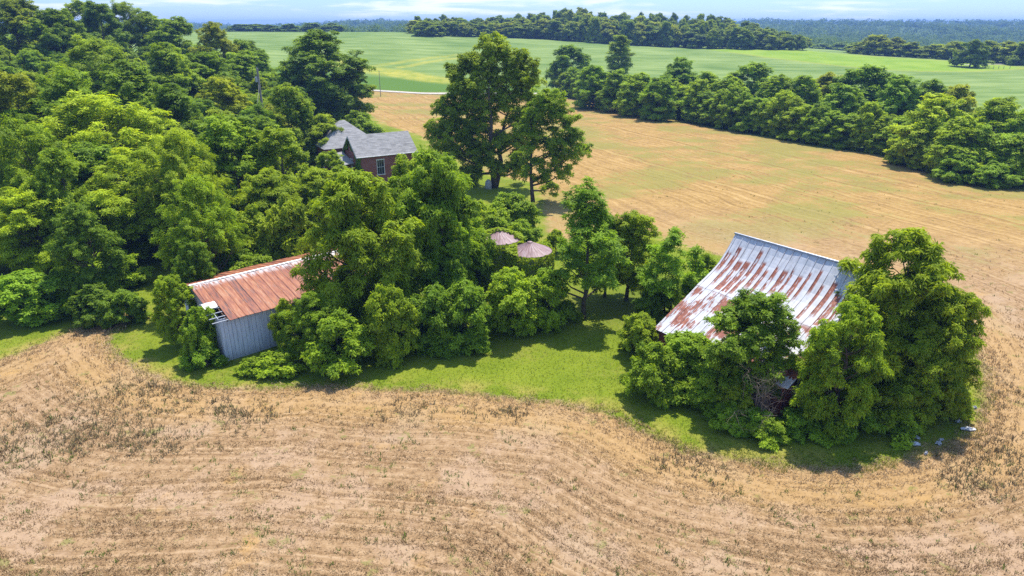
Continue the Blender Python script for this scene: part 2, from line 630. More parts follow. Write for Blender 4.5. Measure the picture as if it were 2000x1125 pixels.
d_lawn = np.clip(sd_poly(gx, gy, LAWN), -60, 200)
road_y = np.interp(gx, ROAD[:, 0], ROAD[:, 1])
d_hedge = sd_poly(gx, gy, BEYOND)
hx = np.interp(gy, HEDGE[::-1, 1], HEDGE[::-1, 0])
beyond_hedge = (gx > hx + 4) & (gy > 70) & (gy < road_y + 5)
soy = np.maximum(sstep(gy - road_y, 2, 4), beyond_hedge * 1.0)
past = sstep(sd_poly(gx, gy, PAST), 2.0, -2.0)
pedge = sstep(np.abs(sd_poly(gx, gy, PAST)), 5, 1)
yel = np.maximum(np.maximum(sstep(sd_poly(gx, gy, YEL), 3, -3), sstep(d_line(gx, gy, YL1), 4, 1.5) * .7), sstep(d_line(gx, gy, YL2), 3.4, 1.5) * .8)
yel = np.maximum(yel, pedge * .75 * (gx > 80) * (gy < 410))
darksoy = sstep(sd_poly(gx, gy, YEL) * 0 + (gy - road_y), 48, 36) * (gx < 10) * soy
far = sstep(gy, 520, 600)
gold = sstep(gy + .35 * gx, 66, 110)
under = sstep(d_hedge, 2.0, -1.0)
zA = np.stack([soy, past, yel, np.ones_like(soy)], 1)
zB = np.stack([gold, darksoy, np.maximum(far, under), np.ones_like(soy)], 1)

m, b = new_mat('fields_and_lawn')
pos = b.n('ShaderNodeNewGeometry').outputs['Position']
sp = b.sep(pos)
d = b.attr('d_lawn')
za = b.n('ShaderNodeAttribute', attribute_name='zone_a')
zb = b.n('ShaderNodeAttribute', attribute_name='zone_b')
sa, sb = b.sep(za.outputs['Color']), b.sep(zb.outputs['Color'])
n_big = b.noise(pos, .035, 4, .55)
n_mid = b.noise(pos, .22, 5, .6)
n_sml = b.noise(pos, 1.7, 5, .65)
n_fine = b.noise(pos, 7.0, 4, .7)
n_warp = b.noise(pos, .10, 3, .5)
# rows left by the harvester: bands at a constant distance from the edge of the lawn
wd = b.math('ADD', d, b.math('MULTIPLY', n_warp, 1.5))
rows = b.noise(dim='1D', w=b.math('ADD', wd, b.math('MULTIPLY', n_sml, .4)), scale=2.9, detail=4, rough=.7)
rows2 = b.noise(dim='1D', w=b.math('ADD', b.math('ADD', b.math('MULTIPLY', sp[0], .9), b.math('MULTIPLY', sp[1], .42)), b.math('MULTIPLY', n_warp, 4)), scale=.95, detail=6, rough=.75)
t_near = b.math('ADD', b.math('MULTIPLY', n_sml, .40), b.math('ADD', b.math('MULTIPLY', rows, .42), b.math('MULTIPLY', n_fine, .24)))
near = ramp(b, t_near, [(.34, (.10, .057, .026)), (.45, (.225, .136, .066)), (.55, (.32, .205, .106)), (.68, (.42, .29, .17))])
soil = b.smooth(b.math('ADD', n_mid, b.math('MULTIPLY', n_fine, .15)), .56, .70)
near = b.mix(b.math('MULTIPLY', soil, .6), near, (.39, .27, .185))
orange = b.smooth(b.noise(pos, .33, 4, .6), .60, .72)
near = b.mix(b.math('MULTIPLY', orange, .5), near, (.44, .26, .09))
# browner, rougher straw against the lawn
edge = b.math('MULTIPLY', b.smooth(d, 0, .5), b.smooth(d, 2.5, 6.0, 1, 0))
near = b.mix(b.math('MULTIPLY', edge, .45), near, (.40, .245, .085))
weedy = b.smooth(b.math('ADD', b.noise(pos, .55, 4, .7), b.math('MULTIPLY', n_fine, .25)), .73, .80)
near = b.mix(b.math('MULTIPLY', weedy, .55), near, (.15, .175, .035))
# golden stubble of the back field
t_gold = b.math('ADD', b.math('MULTIPLY', n_mid, .22), b.math('ADD', b.math('MULTIPLY', rows2, .46), b.math('MULTIPLY', n_sml, .32)))
goldc = ramp(b, t_gold, [(.39, (.20, .122, .040)), (.5, (.325, .20, .068)), (.61, (.43, .285, .115))])
gw = b.smooth(b.math('ADD', b.math('MULTIPLY', b.noise(b.comb(b.math('MULTIPLY', sp[0], .045), b.math('MULTIPLY', sp[1], .06), 2), 1, 5, .65), .8), b.math('MULTIPLY', rows2, .2)), .44, .58)
goldc = b.mix(b.math('MULTIPLY', b.smooth(b.math('ADD', b.math('MULTIPLY', gw, .35), b.math('ADD', b.math('MULTIPLY', n_sml, .55), b.math('MULTIPLY', n_fine, .3))), .50, .74), .62), goldc, (.19, .20, .045))
gf = b.math('ADD', sb[0], b.math('MULTIPLY', b.math('SUBTRACT', n_mid, .5), .9), clamp=True)
field = b.mix(gf, near, goldc)
# lawn
t_l = b.math('ADD', b.math('MULTIPLY', n_mid, .5), b.math('MULTIPLY', n_fine, .5))
lawn = ramp(b, t_l, [(.33, (.095, .138, .010)), (.5, (.15, .195, .015)), (.66, (.215, .24, .026))])
dry = b.math('MULTIPLY', b.smooth(d, -2.5, -.2), b.smooth(b.math('ADD', n_mid, b.math('MULTIPLY', n_sml, .3)), .58, .78))
lawn = b.mix(b.math('MULTIPLY', dry, .8), lawn, (.34, .25, .075))
lawn = b.mix(b.smooth(b.math('ADD', n_warp, b.math('MULTIPLY', b.math('SUBTRACT', n_sml, .5), .5)), .50, .64, 0, .6), lawn, (.205, .205, .035))
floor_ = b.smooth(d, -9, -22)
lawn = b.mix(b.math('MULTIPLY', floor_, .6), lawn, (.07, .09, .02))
dn = b.math('ADD', d, b.math('MULTIPLY', b.math('SUBTRACT', b.noise(pos, .8, 4, .6), .5), 2.4))
near_all = b.mix(b.smooth(dn, -.5, .6), lawn, field)
# crops beyond the road
rs_ = b.noise(b.comb(b.math('MULTIPLY_ADD', sp[0], .03, b.math('MULTIPLY', sp[1], .02)), b.math('MULTIPLY', sp[1], .16), 0), 1, 6, .6)
soyc = ramp(b, b.math('ADD', b.math('MULTIPLY', rs_, .6), b.math('MULTIPLY', n_big, .4)), [(.38, (.10, .165, .034)), (.5, (.16, .225, .055)), (.62, (.225, .285, .085))])
soyc = b.mix(sb[1], soyc, (.085, .155, .02))
pastc = ramp(b, b.noise(pos, .06, 5, .6), [(.35, (.16, .255, .022)), (.65, (.24, .32, .04))])
yelc = ramp(b, n_mid, [(.35, (.23, .26, .03)), (.65, (.37, .33, .055))])
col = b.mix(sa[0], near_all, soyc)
col = b.mix(b.math('MULTIPLY', sa[2], b.math('MULTIPLY_ADD', n_mid, .8, .4), clamp=True), col, yelc)
col = b.mix(sa[1], col, pastc)
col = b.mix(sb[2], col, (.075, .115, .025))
hgt = b.math('ADD', b.math('MULTIPLY', n_fine, .6), b.math('MULTIPLY', rows, b.math('MULTIPLY_ADD', gf, -.45, .5)))
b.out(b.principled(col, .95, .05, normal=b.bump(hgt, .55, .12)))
M['ground'] = m

# the sheet is cut along the zone borders into one object per kind of ground
idx = np.arange(NYR * NV).reshape(NYR, NV)
quads = np.stack([idx[:-1, :-1], idx[:-1, 1:], idx[1:, 1:], idx[1:, :-1]], -1).reshape(-1, 4)
fc = lambda a: a[quads].mean(1)
zone = np.where(fc(d_lawn) < 0, 0, 1)
zone = np.where((fc(soy) > .5), 2, zone)
zone = np.where(fc(past) > .5, 3, zone)
zone = np.where(fc(gy) > 560, 4, zone)
allV = np.stack([gx, gy, GZ.ravel()], 1)
for zi, nm in enumerate(('lawn', 'stubble_field', 'bean_field', 'pasture', 'hills')):
    q = quads[zone == zi]
    used, inv = np.unique(q, return_inverse=True)
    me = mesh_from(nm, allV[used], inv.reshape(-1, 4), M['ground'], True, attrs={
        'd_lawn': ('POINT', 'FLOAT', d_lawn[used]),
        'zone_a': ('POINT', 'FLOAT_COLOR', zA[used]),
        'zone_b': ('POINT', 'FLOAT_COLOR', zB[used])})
    tag(link(nm, me), kind='structure')

# gravel road draped on the ground
rp = []
for (a, c_) in zip(ROAD[:-1], ROAD[1:]):
    for t in np.linspace(0, 1, 24, endpoint=False):
        rp.append(a + (c_ - a) * t)
rp = np.array(rp)
rp = rp[rp[:, 0] < 62]
ks = np.ones(15) / 15
rp = np.stack([np.convolve(np.pad(rp[:, i], 7, mode='edge'), ks, 'valid') for i in (0, 1)], 1)
tg = np.gradient(rp, axis=0)
tg /= np.linalg.norm(tg, axis=1)[:, None]
nr = np.stack([-tg[:, 1], tg[:, 0]], 1)
W_ = np.array([-2.6, -1.3, 0, 1.3, 2.6])
rv = rp[:, None, :] + nr[:, None, :] * W_[None, :, None] * .72
rz = ground(rv[..., 0].ravel(), rv[..., 1].ravel()).reshape(rv.shape[:2]) + .14
rV = np.concatenate([rv, rz[..., None]], 2).reshape(-1, 3)
ri = np.arange(len(rp) * 5).reshape(-1, 5)
rq = np.stack([ri[:-1, :-1], ri[1:, :-1], ri[1:, 1:], ri[:-1, 1:]], -1).reshape(-1, 4)
tag(link('gravel_road', mesh_from('gravel_road', rV, rq[:, ::-1].copy(), M['gravel'], True)), kind='structure')


tp = np.array([[x_, np.interp(x_, ROAD[:, 0], ROAD[:, 1])] for x_ in np.arange(226, 420, 5.0)])
tv = tp[:, None, :] + np.array([0, 1.0])[None, None, :] * np.array([-.8, 0, .8])[None, :, None]
tV = np.concatenate([tv, (ground(tv[..., 0].ravel(), tv[..., 1].ravel()).reshape(tv.shape[:2]) + .12)[..., None]], 2).reshape(-1, 3)
ti = np.arange(len(tp) * 3).reshape(-1, 3)
tq = np.stack([ti[:-1, :-1], ti[1:, :-1], ti[1:, 1:], ti[:-1, 1:]], -1).reshape(-1, 4)
tag(link('farm_track', mesh_from('farm_track', tV, tq, M['gravel'], True)), kind='structure')


# ------------------------------------------------------------------ blades: straw, grass, weeds
def blades(P, n_bl, hgt, wid, lean, tone, rng, direction=None):
    """tufts of narrow blades at points P; hgt/wid/tone per tuft"""
    n = len(P)
    ang = rng.uniform(0, 2 * np.pi, (n, n_bl))
    if direction is not None:
        ang = direction[:, None] + rng.normal(0, .55, (n, n_bl)) + np.pi * (rng.random((n, n_bl)) < .5)
    ln = lean[:, None] * rng.uniform(.4, 1.4, (n, n_bl))
    h = hgt[:, None] * rng.uniform(.6, 1.25, (n, n_bl))
    off = rng.normal(0, 1, (n, n_bl, 2)) * (hgt[:, None, None] * .45)
    base = P[:, None, :] + np.concatenate([off, np.zeros((n, n_bl, 1))], 2)
    dirv = np.stack([np.cos(ang), np.sin(ang), np.zeros_like(ang)], 2)
    tip = base + dirv * (h * np.sin(ln))[..., None] + np.array([0, 0, 1]) * (h * np.cos(ln))[..., None]
    a2 = ang + np.pi / 2 + rng.normal(0, .5, ang.shape)
    sd = np.stack([np.cos(a2), np.sin(a2), np.zeros_like(ang)], 2) * (wid[:, None] * rng.uniform(.7, 1.3, (n, n_bl)))[..., None] / 2
    base = base - np.array([0, 0, .01])
    mid = (base + tip) / 2
    V = np.stack([base - sd * .6, base + sd * .6, tip + sd * .35, tip - sd * .35], 2).reshape(-1, 3)
    k = n * n_bl
    Fq = np.arange(k * 4).reshape(k, 4)
    tn = np.clip(np.repeat(tone, n_bl) + rng.normal(0, .10, k), 0, 1)
    return V, Fq, tn


def in_view(x, y, mg=60):
    zc = y * cP + H * sP
    px = 1000 + F * x / zc
    py = 562.5 - F * (y * sP - H * cP) / zc
    return (px > -mg) & (px < 2000 + mg) & (py > 40) & (py < 1125 + mg * 1.5)


def scatter(n, ymin, ymax, rng, falloff=2.0):
    """points over the foreground, thinner with distance"""
    u = rng.random(n)
    r = 1 / (1 / ymin + u * (1 / ymax - 1 / ymin))
    x = rng.uniform(-1, 1, n) * (r * .86 + 10)
    return x, r


rng = np.random.default_rng(11)
x, y = scatter(330000, 17, 72, rng)
k = in_view(x, y)
x, y = x[k], y[k]
dl = sd_poly(x, y, LAWN)
k = (dl > -.35 + .7 * nsin(x, y, 1.3, 2))
x, y, dl = x[k], y[k], dl[k]
# density: bands parallel to the lawn's edge, patches
den = .42 + .36 * np.sin(dl * 7.4 + 1.1 * nsin(x, y, .3, 1)) + .26 * np.sin(dl * 1.9 + nsin(x, y, .2, 3)) + .3 * nsin(x, y, .35, 5) + .4 * sstep(dl, 2.5, .8)
k = rng.random(len(x)) < np.clip(den, .08, 1) * (1 - .85 * sstep(y + .35 * x, 58, 78))
x, y, dl = x[k], y[k], dl[k]
P = np.stack([x, y, ground(x, y)], 1)
eps = .3
gdir = np.arctan2(sd_poly(x, y + eps, LAWN) - dl, sd_poly(x + eps, y, LAWN) - dl) + np.pi / 2
tone = np.clip(.52 + .16 * nsin(x, y, .3, 3) + rng.normal(0, .24, len(x)) + .24 * sstep(dl, 2.5, .3), 0, 1)
hg = rng.uniform(.07, .20, len(x)) * (1 + .15 * sstep(dl, 3, .6)) * np.clip(y / 40, .8, 1.6)
V, Fq, tn = blades(P, 3, hg, hg * .32, np.full(len(x), 1.05), tone, rng, gdir)
tag(link('straw', mesh_from('straw', V, Fq, M['straw'], attrs={'tone': ('FACE', 'FLOAT', tn)})),
    'cut straw stubble lying in curved rows over the near field', 'straw', kind='stuff')

# grass on the lawn
x, y = scatter(170000, 26, 75, rng)
k = in_view(x, y)
x, y = x[k], y[k]
dl = sd_poly(x, y, LAWN)
k = (dl < .5 + .6 * nsin(x, y, 1.1, 4)) & (dl > -16)
x, y, dl = x[k], y[k], dl[k]
P = np.stack([x, y, ground(x, y)], 1)
tone = np.clip(.46 + .22 * nsin(x, y, .55, 2) + .26 * nsin(x, y, .19, 9) + rng.normal(0, .14, len(x)) + .35 * sstep(dl, -1.2, .4), 0, 1)
hg = rng.uniform(.04, .10, len(x)) * (1 + .5 * sstep(dl, -1.5, .3))
V, Fq, tn = blades(P, 3, hg, hg * .4, np.full(len(x), .6), tone, rng)
tag(link('grass', mesh_from('grass', V, Fq, M['grass'], attrs={'tone': ('FACE', 'FLOAT', tn)})),
    'short mown green grass growing on the lawn strip', 'grass', kind='stuff')

# green weeds and dead dark weeds in the stubble
x, y = scatter(30000, 18, 120, rng)
k = in_view(x, y)
x, y = x[k], y[k]
dl = sd_poly(x, y, LAWN)
pt = nsin(x, y, .9, 6) + .5 * nsin(x, y, .28, 2)
k = (dl > 2.0) & (rng.random(len(x)) < np.clip((pt - .15) * 1.0, .05, .8))
x1, y1 = x[k], y[k]
t1 = rng.uniform(.5, 1, len(x1))
h1 = rng.uniform(.08, .2, len(x1))
px_ = [(40, 850, 3.2), (170, 845, 3.2), (270, 840, 2.0), (250, 770, 2.6), (330, 760, 2.4), (455, 795, 1.7), (480, 815, 1.5), (300, 870, 1.6), (80, 880, 2.5),
       (1870, 880, 2.2), (1930, 890, 2.2), (1960, 930, 2.0), (1990, 860, 2.4), (1880, 930, 1.4), (1985, 770, 3), (1900, 950, 1.2), (800, 800, 1.8), (1000, 800, 1.4), (1350, 905, 1.8)]
xs, ys = [], []
for a, c_, r in px_:
    q = at(a, c_)
    k_ = int((50 if a < 1500 else 34) * r)
    xs.append(q[0] + rng.normal(0, r * .8, k_))
    ys.append(q[1] + rng.normal(0, r * .6, k_))
x2, y2 = np.concatenate(xs), np.concatenate(ys)
k = sd_poly(x2, y2, LAWN) > .4
x2, y2 = x2[k], y2[k]
x, y = np.concatenate([x1, x2]), np.concatenate([y1, y2])
tone = np.concatenate([t1, rng.uniform(0, .42, len(x2))])
hg = np.concatenate([h1, rng.uniform(.10, .30, len(x2))])
P = np.stack([x, y, ground(x, y)], 1)
V, Fq, tn = blades(P, 7, hg, hg * .34, np.full(len(x), .75), tone, rng)
tag(link('weeds', mesh_from('weeds', V, Fq, M['weed'], attrs={'tone': ('FACE', 'FLOAT', tn)})),
    'scattered green and dead brown weeds in the stubble field', 'weeds', kind='stuff')


# ------------------------------------------------------------------ trees
UP = np.array([0, 0, 1.0])


def unit(a):
    return a / (np.linalg.norm(a, axis=-1, keepdims=True) + 1e-9)


def sphere(n, rng):
    return unit(rng.normal(0, 1, (n, 3)))


def sprigs(C, RC, flat, nsp, k, L, W, droop, rng, tone0, AX):
    """leaf sprigs over a set of branch tips: every tip is a loose cone of sprigs pointing along AX,
    every sprig is k leaves fanned out from its middle"""
    n = len(C)
    cnt = np.maximum(3, (nsp * (RC / RC.mean())**2)).astype(int)
    ci = np.repeat(np.arange(n), cnt)
    N_ = len(ci)
    t = rng.beta(1.3, 1.2, N_) * 1.75 - .55
    q = sphere(N_, rng) + UP * .25
    ax_ = AX[ci]
    q = q - ax_ * (q * ax_).sum(1)[:, None] * .7
    wdt = np.clip(1.0 - .5 * np.maximum(t, 0), .25, 1) * np.where(rng.random(N_) < .12, 1.35, .95) * rng.random(N_)**.45
    P = C[ci] + ax_ * (t * RC[ci])[:, None] + q * (wdt * RC[ci])[:, None] * np.array([1, 1, flat])
    P = P - UP * (np.maximum(t, 0)**2 * RC[ci] * droop * .5)[:, None]
    dr = unit(P - C[ci] + ax_ * RC[ci][:, None] * .3)
    Nn = unit(dr * .45 + UP * .8 + rng.normal(0, .42, (N_, 3)))
    a = unit(np.cross(Nn, rng.normal(0, 1, (N_, 3))))
    c_ = np.cross(Nn, a)
    th = rng.uniform(0, 2 * np.pi, N_)[:, None] + (np.arange(k) * 2 * np.pi / k)[None, :] + rng.normal(0, .3, (N_, k))
    T = a[:, None, :] * np.cos(th)[..., None] + c_[:, None, :] * np.sin(th)[..., None]
    T = unit(T + Nn[:, None, :] * .15 - UP * droop * rng.uniform(.4, 1.4, (N_, k))[..., None])
    B = unit(np.cross(T, Nn[:, None, :] + rng.normal(0, .25, (N_, k, 3))))
    Lk = (L * rng.uniform(.6, 1.25, (N_, k)))[..., None]
    Wk = (W * rng.uniform(.7, 1.25, (N_, k)))[..., None]
    b0 = P[:, None, :] + T * Lk * .06
    mid = P[:, None, :] + T * Lk * .55 + Nn[:, None, :] * Lk * .05
    tip = P[:, None, :] + T * Lk - UP * Lk * .12 * droop
    V = np.stack([b0, mid + B * Wk * .5, tip, mid - B * Wk * .5], 2).reshape(-1, 3)
    tn = np.repeat(np.clip(tone0[ci] + rng.normal(0, .13, N_), 0, 1), k) + rng.normal(0, .07, N_ * k)
    return V, np.clip(tn, 0, 1)


def make_tree(seed, Ht, R, zb, prof, nb, rb, rc, flat=.65, nsp=30, k=5, L=.36, W=.13, droop=.35, boughs=None, leaf='leaf',
              trunk_r=.2, stems=1, lobes=.2, core=1.0, dens=3.4, bare=0.0):
    """returns (trunk mesh, crown mesh) of one kind of tree, standing on the origin"""
    rng = np.random.default_rng(seed)
    pt, pr = np.array([p[0] for p in prof]), np.array([p[1] for p in prof])
    ph = rng.uniform(0, 6.28, 3)

    def env(t, th):
        return R * np.interp(t, pt, pr) * (1 + lobes * (np.sin(2 * th + ph[0]) * .6 + np.sin(3 * th + ph[1]) * .5))
    if boughs is None:
        boughs = []
        tries = 0
        nb = int(nb * 1.25)
        while len(boughs) < nb and tries < 4000:
            tries += 1
            t = rng.random()**.85
            th = rng.uniform(0, 2 * np.pi)
            r_here = rb * rng.uniform(.5, 1.2) * (1.0 - .25 * t)
            e = env(t, th)
            rr = max(0, e - r_here * .75) * math.sqrt(rng.uniform(.25, 1))
            z = zb + r_here * .45 + t * (Ht - zb - r_here * 1.25)
            c_ = np.array([math.cos(th) * rr, math.sin(th) * rr, z])
            if all(np.linalg.norm(c_ - q[0]) > .56 * (q[1] + r_here) * (.85 if tries < 1500 else .6) for q in boughs):
                boughs.append((c_, r_here))
        # one that carries the top
        boughs.append((np.array([rng.normal(0, R * .08), rng.normal(0, R * .08), Ht - rb * .62]), rb * .7))
    C, RC, TN, AXS = [], [], [], []
    for c_, r_ in boughs:
        ns = max(4, int(dens * (r_ / rc)**2))
        dd = unit(sphere(ns, rng) + UP * .25)
        q = c_ + dd * r_ * rng.uniform(.35, 1.05, (ns, 1)) * np.array([1, 1, .8])
        outw = unit(np.array([c_[0], c_[1], (c_[2] - .45 * Ht) * .8]))
        AXS.append(unit(dd * .8 + outw * .7 + UP * .15 + rng.normal(0, .35, (ns, 3))))
        t0 = rng.uniform(.25, .7)
        C.append(q)
        RC.append(rc * rng.uniform(.65, 1.25, ns))
        TN.append(np.clip(t0 + rng.normal(0, .13, ns), 0, 1))
        nc = int(core * ns * .3)
        if nc:
            C.append(c_ + sphere(nc, rng) * r_ * .45)
            RC.append(rc * rng.uniform(.7, 1.1, nc))
            TN.append(np.full(nc, .35))
            AXS.append(sphere(nc, rng))
    C, RC, TN, AXS = np.concatenate(C), np.concatenate(RC), np.concatenate(TN), np.concatenate(AXS)
    keep = C[:, 2] > .15
    C, RC, TN, AXS = C[keep], RC[keep], TN[keep], AXS[keep]
    V, tn = sprigs(C, RC, flat, nsp, k, L, W, droop, rng, TN, AXS)
    V[:, 2] = np.maximum(V[:, 2], .02)
    crown = mesh_from('crown', V, np.arange(len(V)).reshape(-1, 4), M[leaf], attrs={'tone': ('FACE', 'FLOAT', tn)})
    tb = MB()
    for s_ in range(stems):
        off = np.zeros(3) if stems == 1 else np.array([rng.normal(0, trunk_r * 2.5), rng.normal(0, trunk_r * 2.5), 0])
        lean = rng.normal(0, .035 if stems == 1 else .12, 2)
        htop = Ht * (.80 if stems == 1 else rng.uniform(.55, .8))
        spine = [off + np.array([lean[0] * z, lean[1] * z, z]) + (np.array([rng.normal(0, .012 * Ht), rng.normal(0, .012 * Ht), 0]) if i else 0)
                 for i, z in enumerate(np.linspace(-.15, htop, 7))]
        rad = [trunk_r * q for q in (1.35, 1.0, .85, .68, .5, .33, .15)]
        tb.tube(spine, rad, 8)
        mine = [q for i, q in enumerate(boughs) if i % stems == s_]
        for c_, r_ in mine:
            zs = max(min(c_[2] - np.linalg.norm(c_[:2]) * .75, htop * .92), zb * .75, .15 * Ht)
            zs = min(zs, c_[2] * .97)
            f = np.clip((zs + .15) / (htop + .15) * 6, 0, 5.999)
            i0 = int(f)
            st_ = spine[i0] + (spine[i0 + 1] - spine[i0]) * (f - i0)
            r0 = np.interp(f, range(7), rad) * .6
            mid = st_ * .45 + c_ * .55 + np.array([0, 0, -.08 * np.linalg.norm(c_ - st_)])
            tb.tube([st_, mid, c_], [r0, r0 * .65, r0 * .25], 5, False)
            for _ in range(3):
                e = c_ + unit(sphere(1, rng)[0] + UP * .4) * r_ * .8
                tb.tube([mid * .4 + c_ * .6, e], [r0 * .4, r0 * .1], 4, False)
    return tb.mesh('trunk', M['bark'], True), crown


ROUND = [(0, .55), (.2, .9), (.42, 1), (.65, .88), (.85, .6), (1, .25)]
BROAD = [(0, .6), (.25, .95), (.5, 1), (.75, .85), (.92, .55), (1, .3)]
BUSH = [(0, .95), (.2, 1), (.5, .95), (.75, .75), (1, .35)]
CONE = [(0, .85), (.2, 1), (.45, .85), (.7, .6), (1, .22)]
COLM = [(0, .8), (.3, 1), (.6, .95), (.85, .7), (1, .3)]
PROTO = {}


def proto(name, Ht, R, *a, **kw):
    seed = sum(ord(ch) * (i + 3) for i, ch in enumerate(name)) % 9973
    PROTO[name] = (Ht, R, *make_tree(seed, Ht, R, *a, **kw))


for i_ in 'abc':
    proto('locust' + i_, 14, 6, 2.0, BROAD, 34, 1.9, .85, flat=.55, nsp=24, k=6, L=.42, W=.11, droop=.25, dens=3.0, core=.7, trunk_r=.26)
    proto('walnut' + i_, 13, 5.5, 1.0, BROAD, 32, 1.7, .75, flat=.7, nsp=22, k=6, L=.48, W=.13, droop=.55, dens=3.3, trunk_r=.25)
    proto('round' + i_, 14, 5, 1.6, ROUND, 26, 1.75, .75, flat=.7, nsp=26, k=5, L=.36, W=.15, droop=.35, dens=3.3, trunk_r=.25)
    proto('bush' + i_, 5, 3, .1, BUSH, 16, 1.15, .55, flat=.75, nsp=24, k=5, L=.32, W=.14, droop=.35, dens=3.4, trunk_r=.07, stems=3, core=1.2)
    proto('low' + i_, 2, 1.8, .05, BUSH, 9, .7, .38, flat=.75, nsp=20, k=5, L=.26, W=.12, droop=.3, dens=3.2, trunk_r=.035, stems=3)
proto('airy', 12, 4, 2.4, CONE, 19, 1.25, .62, flat=.55, nsp=22, k=6, L=.36, W=.11, droop=.3, dens=3.4, core=.5, trunk_r=.17, lobes=.25)
proto('multistem', 9, 3, 2.0, COLM, 13, 1.1, .58, flat=.6, nsp=22, k=6, L=.34, W=.11, droop=.3, dens=2.8, core=.4, trunk_r=.10, stems=3)
for i_ in 'abcd':
    proto('hedge' + i_, 14, 5.5, .2, BUSH, 34, 1.8, .9, flat=.8, nsp=17, k=5, L=.60, W=.24, droop=.35, dens=3.3, trunk_r=.22, leaf='leaf')
proto('column', 16, 3, 1.0, COLM, 26, 1.4, .85, flat=.8, nsp=18, k=5, L=.55, W=.2, droop=.3, dens=3.4, core=.8, trunk_r=.2)
for i_ in 'abcd':
    proto('far' + i_, 14, 6, .2, BUSH, 26, 2.3, 1.3, flat=.8, nsp=12, k=5, L=1.15, W=.5, droop=.3, dens=2.7, trunk_r=.25, leaf='leaf_far')
# the tall tree in the middle and its neighbour: limbs placed as in the photograph
s_ = .0790
tallb = []
for dx, z, r in [(-4, 20.7, 1.7), (-.8, 22.6, 2.1), (1.6, 20.8, 1.5), (3.6, 20.6, 1.9), (-6.4, 19.2, 1.5), (-6.6, 16.6, 1.6), (-4.2, 17.4, 1.6), (-1.6, 18.6, 1.8), (.8, 17.2, 1.6), (4.8, 18.2, 1.7),
                 (-7.6, 13.2, 2.0), (-4.8, 14.0, 1.9), (-1.4, 14.8, 2.0), (-8.8, 9.8, 2.2), (-5.6, 10.4, 2.4), (-2.4, 11.2, 1.9), (2.4, 12.4, 1.3), (6.2, 14.2, 1.7), (-8.0, 6.6, 1.9), (-5.2, 6.6, 2.1), (-2.6, 7.2, 1.7),
                 (2.4, 8.6, 2.0), (4.6, 9.6, 1.7), (3.6, 5.6, 1.6), (1.6, 4.6, 1.1), (-4.0, 3.6, 1.6), (5.4, 11.8, 1.4), (3.4, 3.2, 1.0), (0, 9.0, 1.3), (1.0, 14.6, 1.5), (4.0, 15.4, 1.5), (-.6, 5.4, 1.2), (2.8, 18.4, 1.4), (-3.4, 20.0, 1.4)]:
    tallb.append((np.array([dx, RNG.uniform(-3, 3) * (1 - z / 40), z - 1.0]), r * 1.38))
PROTO['tall'] = (22, 9, *make_tree(501, 22, 9, 4, ROUND, 0, 2, .85, flat=.7, nsp=24, k=5, L=.46, W=.19, droop=.4, boughs=tallb, trunk_r=.48, stems=2, dens=3.3, core=.7))
compb = [(np.array([dx, RNG.uniform(-1.2, 1.2), z]), r * 1.32) for dx, z, r in
         [(1.2, 14.6, 1.3), (3.0, 13.2, 1.4), (.2, 12.4, 1.2), (4.2, 11.4, 1.3), (2.0, 10.9, 1.5), (-1.2, 10.2, 1.0), (3.6, 8.6, 1.3), (1.0, 8.2, 1.1), (5.6, 7.2, 1.3), (6.8, 7.9, .8), (-1.8, 6.6, .9), (3.4, 5.6, 1.0), (1.6, 4.6, .9), (4.6, 4.4, 1.0), (-.8, 4.2, .8), (2.2, 1.8, .9), (.2, 9.4, 1.0), (2.6, 7.0, 1.0), (-.6, 7.6, .9), (1.8, 12.8, 1.2), (5.4, 9.4, 1.0), (.6, 5.8, .9)]]
PROTO['companion'] = (16, 5, *make_tree(502, 16, 5, 3, ROUND, 0, 2, .7, flat=.7, nsp=22, k=5, L=.42, W=.17, droop=.4, boughs=compb, trunk_r=.26, dens=2.9, core=.4))

N_TREES = 0


def tree(kind, pos, h, R, tint=(1, 1, 1), label=None, group=None, cat='tree', rot=None, name=None):
    global N_TREES
    N_TREES += 1
    if kind[-1] in 'abc' and kind[:-1] in ('locust', 'walnut', 'round', 'bush', 'low'):
        kind = kind[:-1] + random.choice('abc')
    H0, R0, tm, cm = PROTO[kind]
    rot = random.uniform(0, 6.28) if rot is None else rot
    shrub = cat == 'shrub'
    o = empty(name or ('shrub' if shrub else 'broadleaf_tree'), pos, rot)
    o.scale = (R / R0, R / R0 * random.uniform(.92, 1.08), h / H0)
    t = link('stem' if shrub else 'trunk', tm, o)
    c_ = link('foliage' if shrub else 'crown', cm, o)
    j = random.uniform(.92, 1.08)
    lift = 1.14 if kind[:5] == 'hedge' else 1.0
    c_.color = (tint[0] * j * lift, tint[1] * j * lift, tint[2], 1)
    tag(o, label, cat, group)
    return o


def T(kind, px, py, h, wpx, tint, label, group=None, cat='tree', rot=None, name=None):
    p = at_top(px, py, h)
    if px < 560 and p[1] > 225:
        p = at_depth(px, 185 + 25 * random.random())
        h = float(top_height(p, py))
    R = wpx / 2 * depth(p) / F * (1.16 if cat == 'tree' and depth(p) > 72 else 1.02)
    return tree(kind, p, h, R, tint, label, group, cat, rot, name)


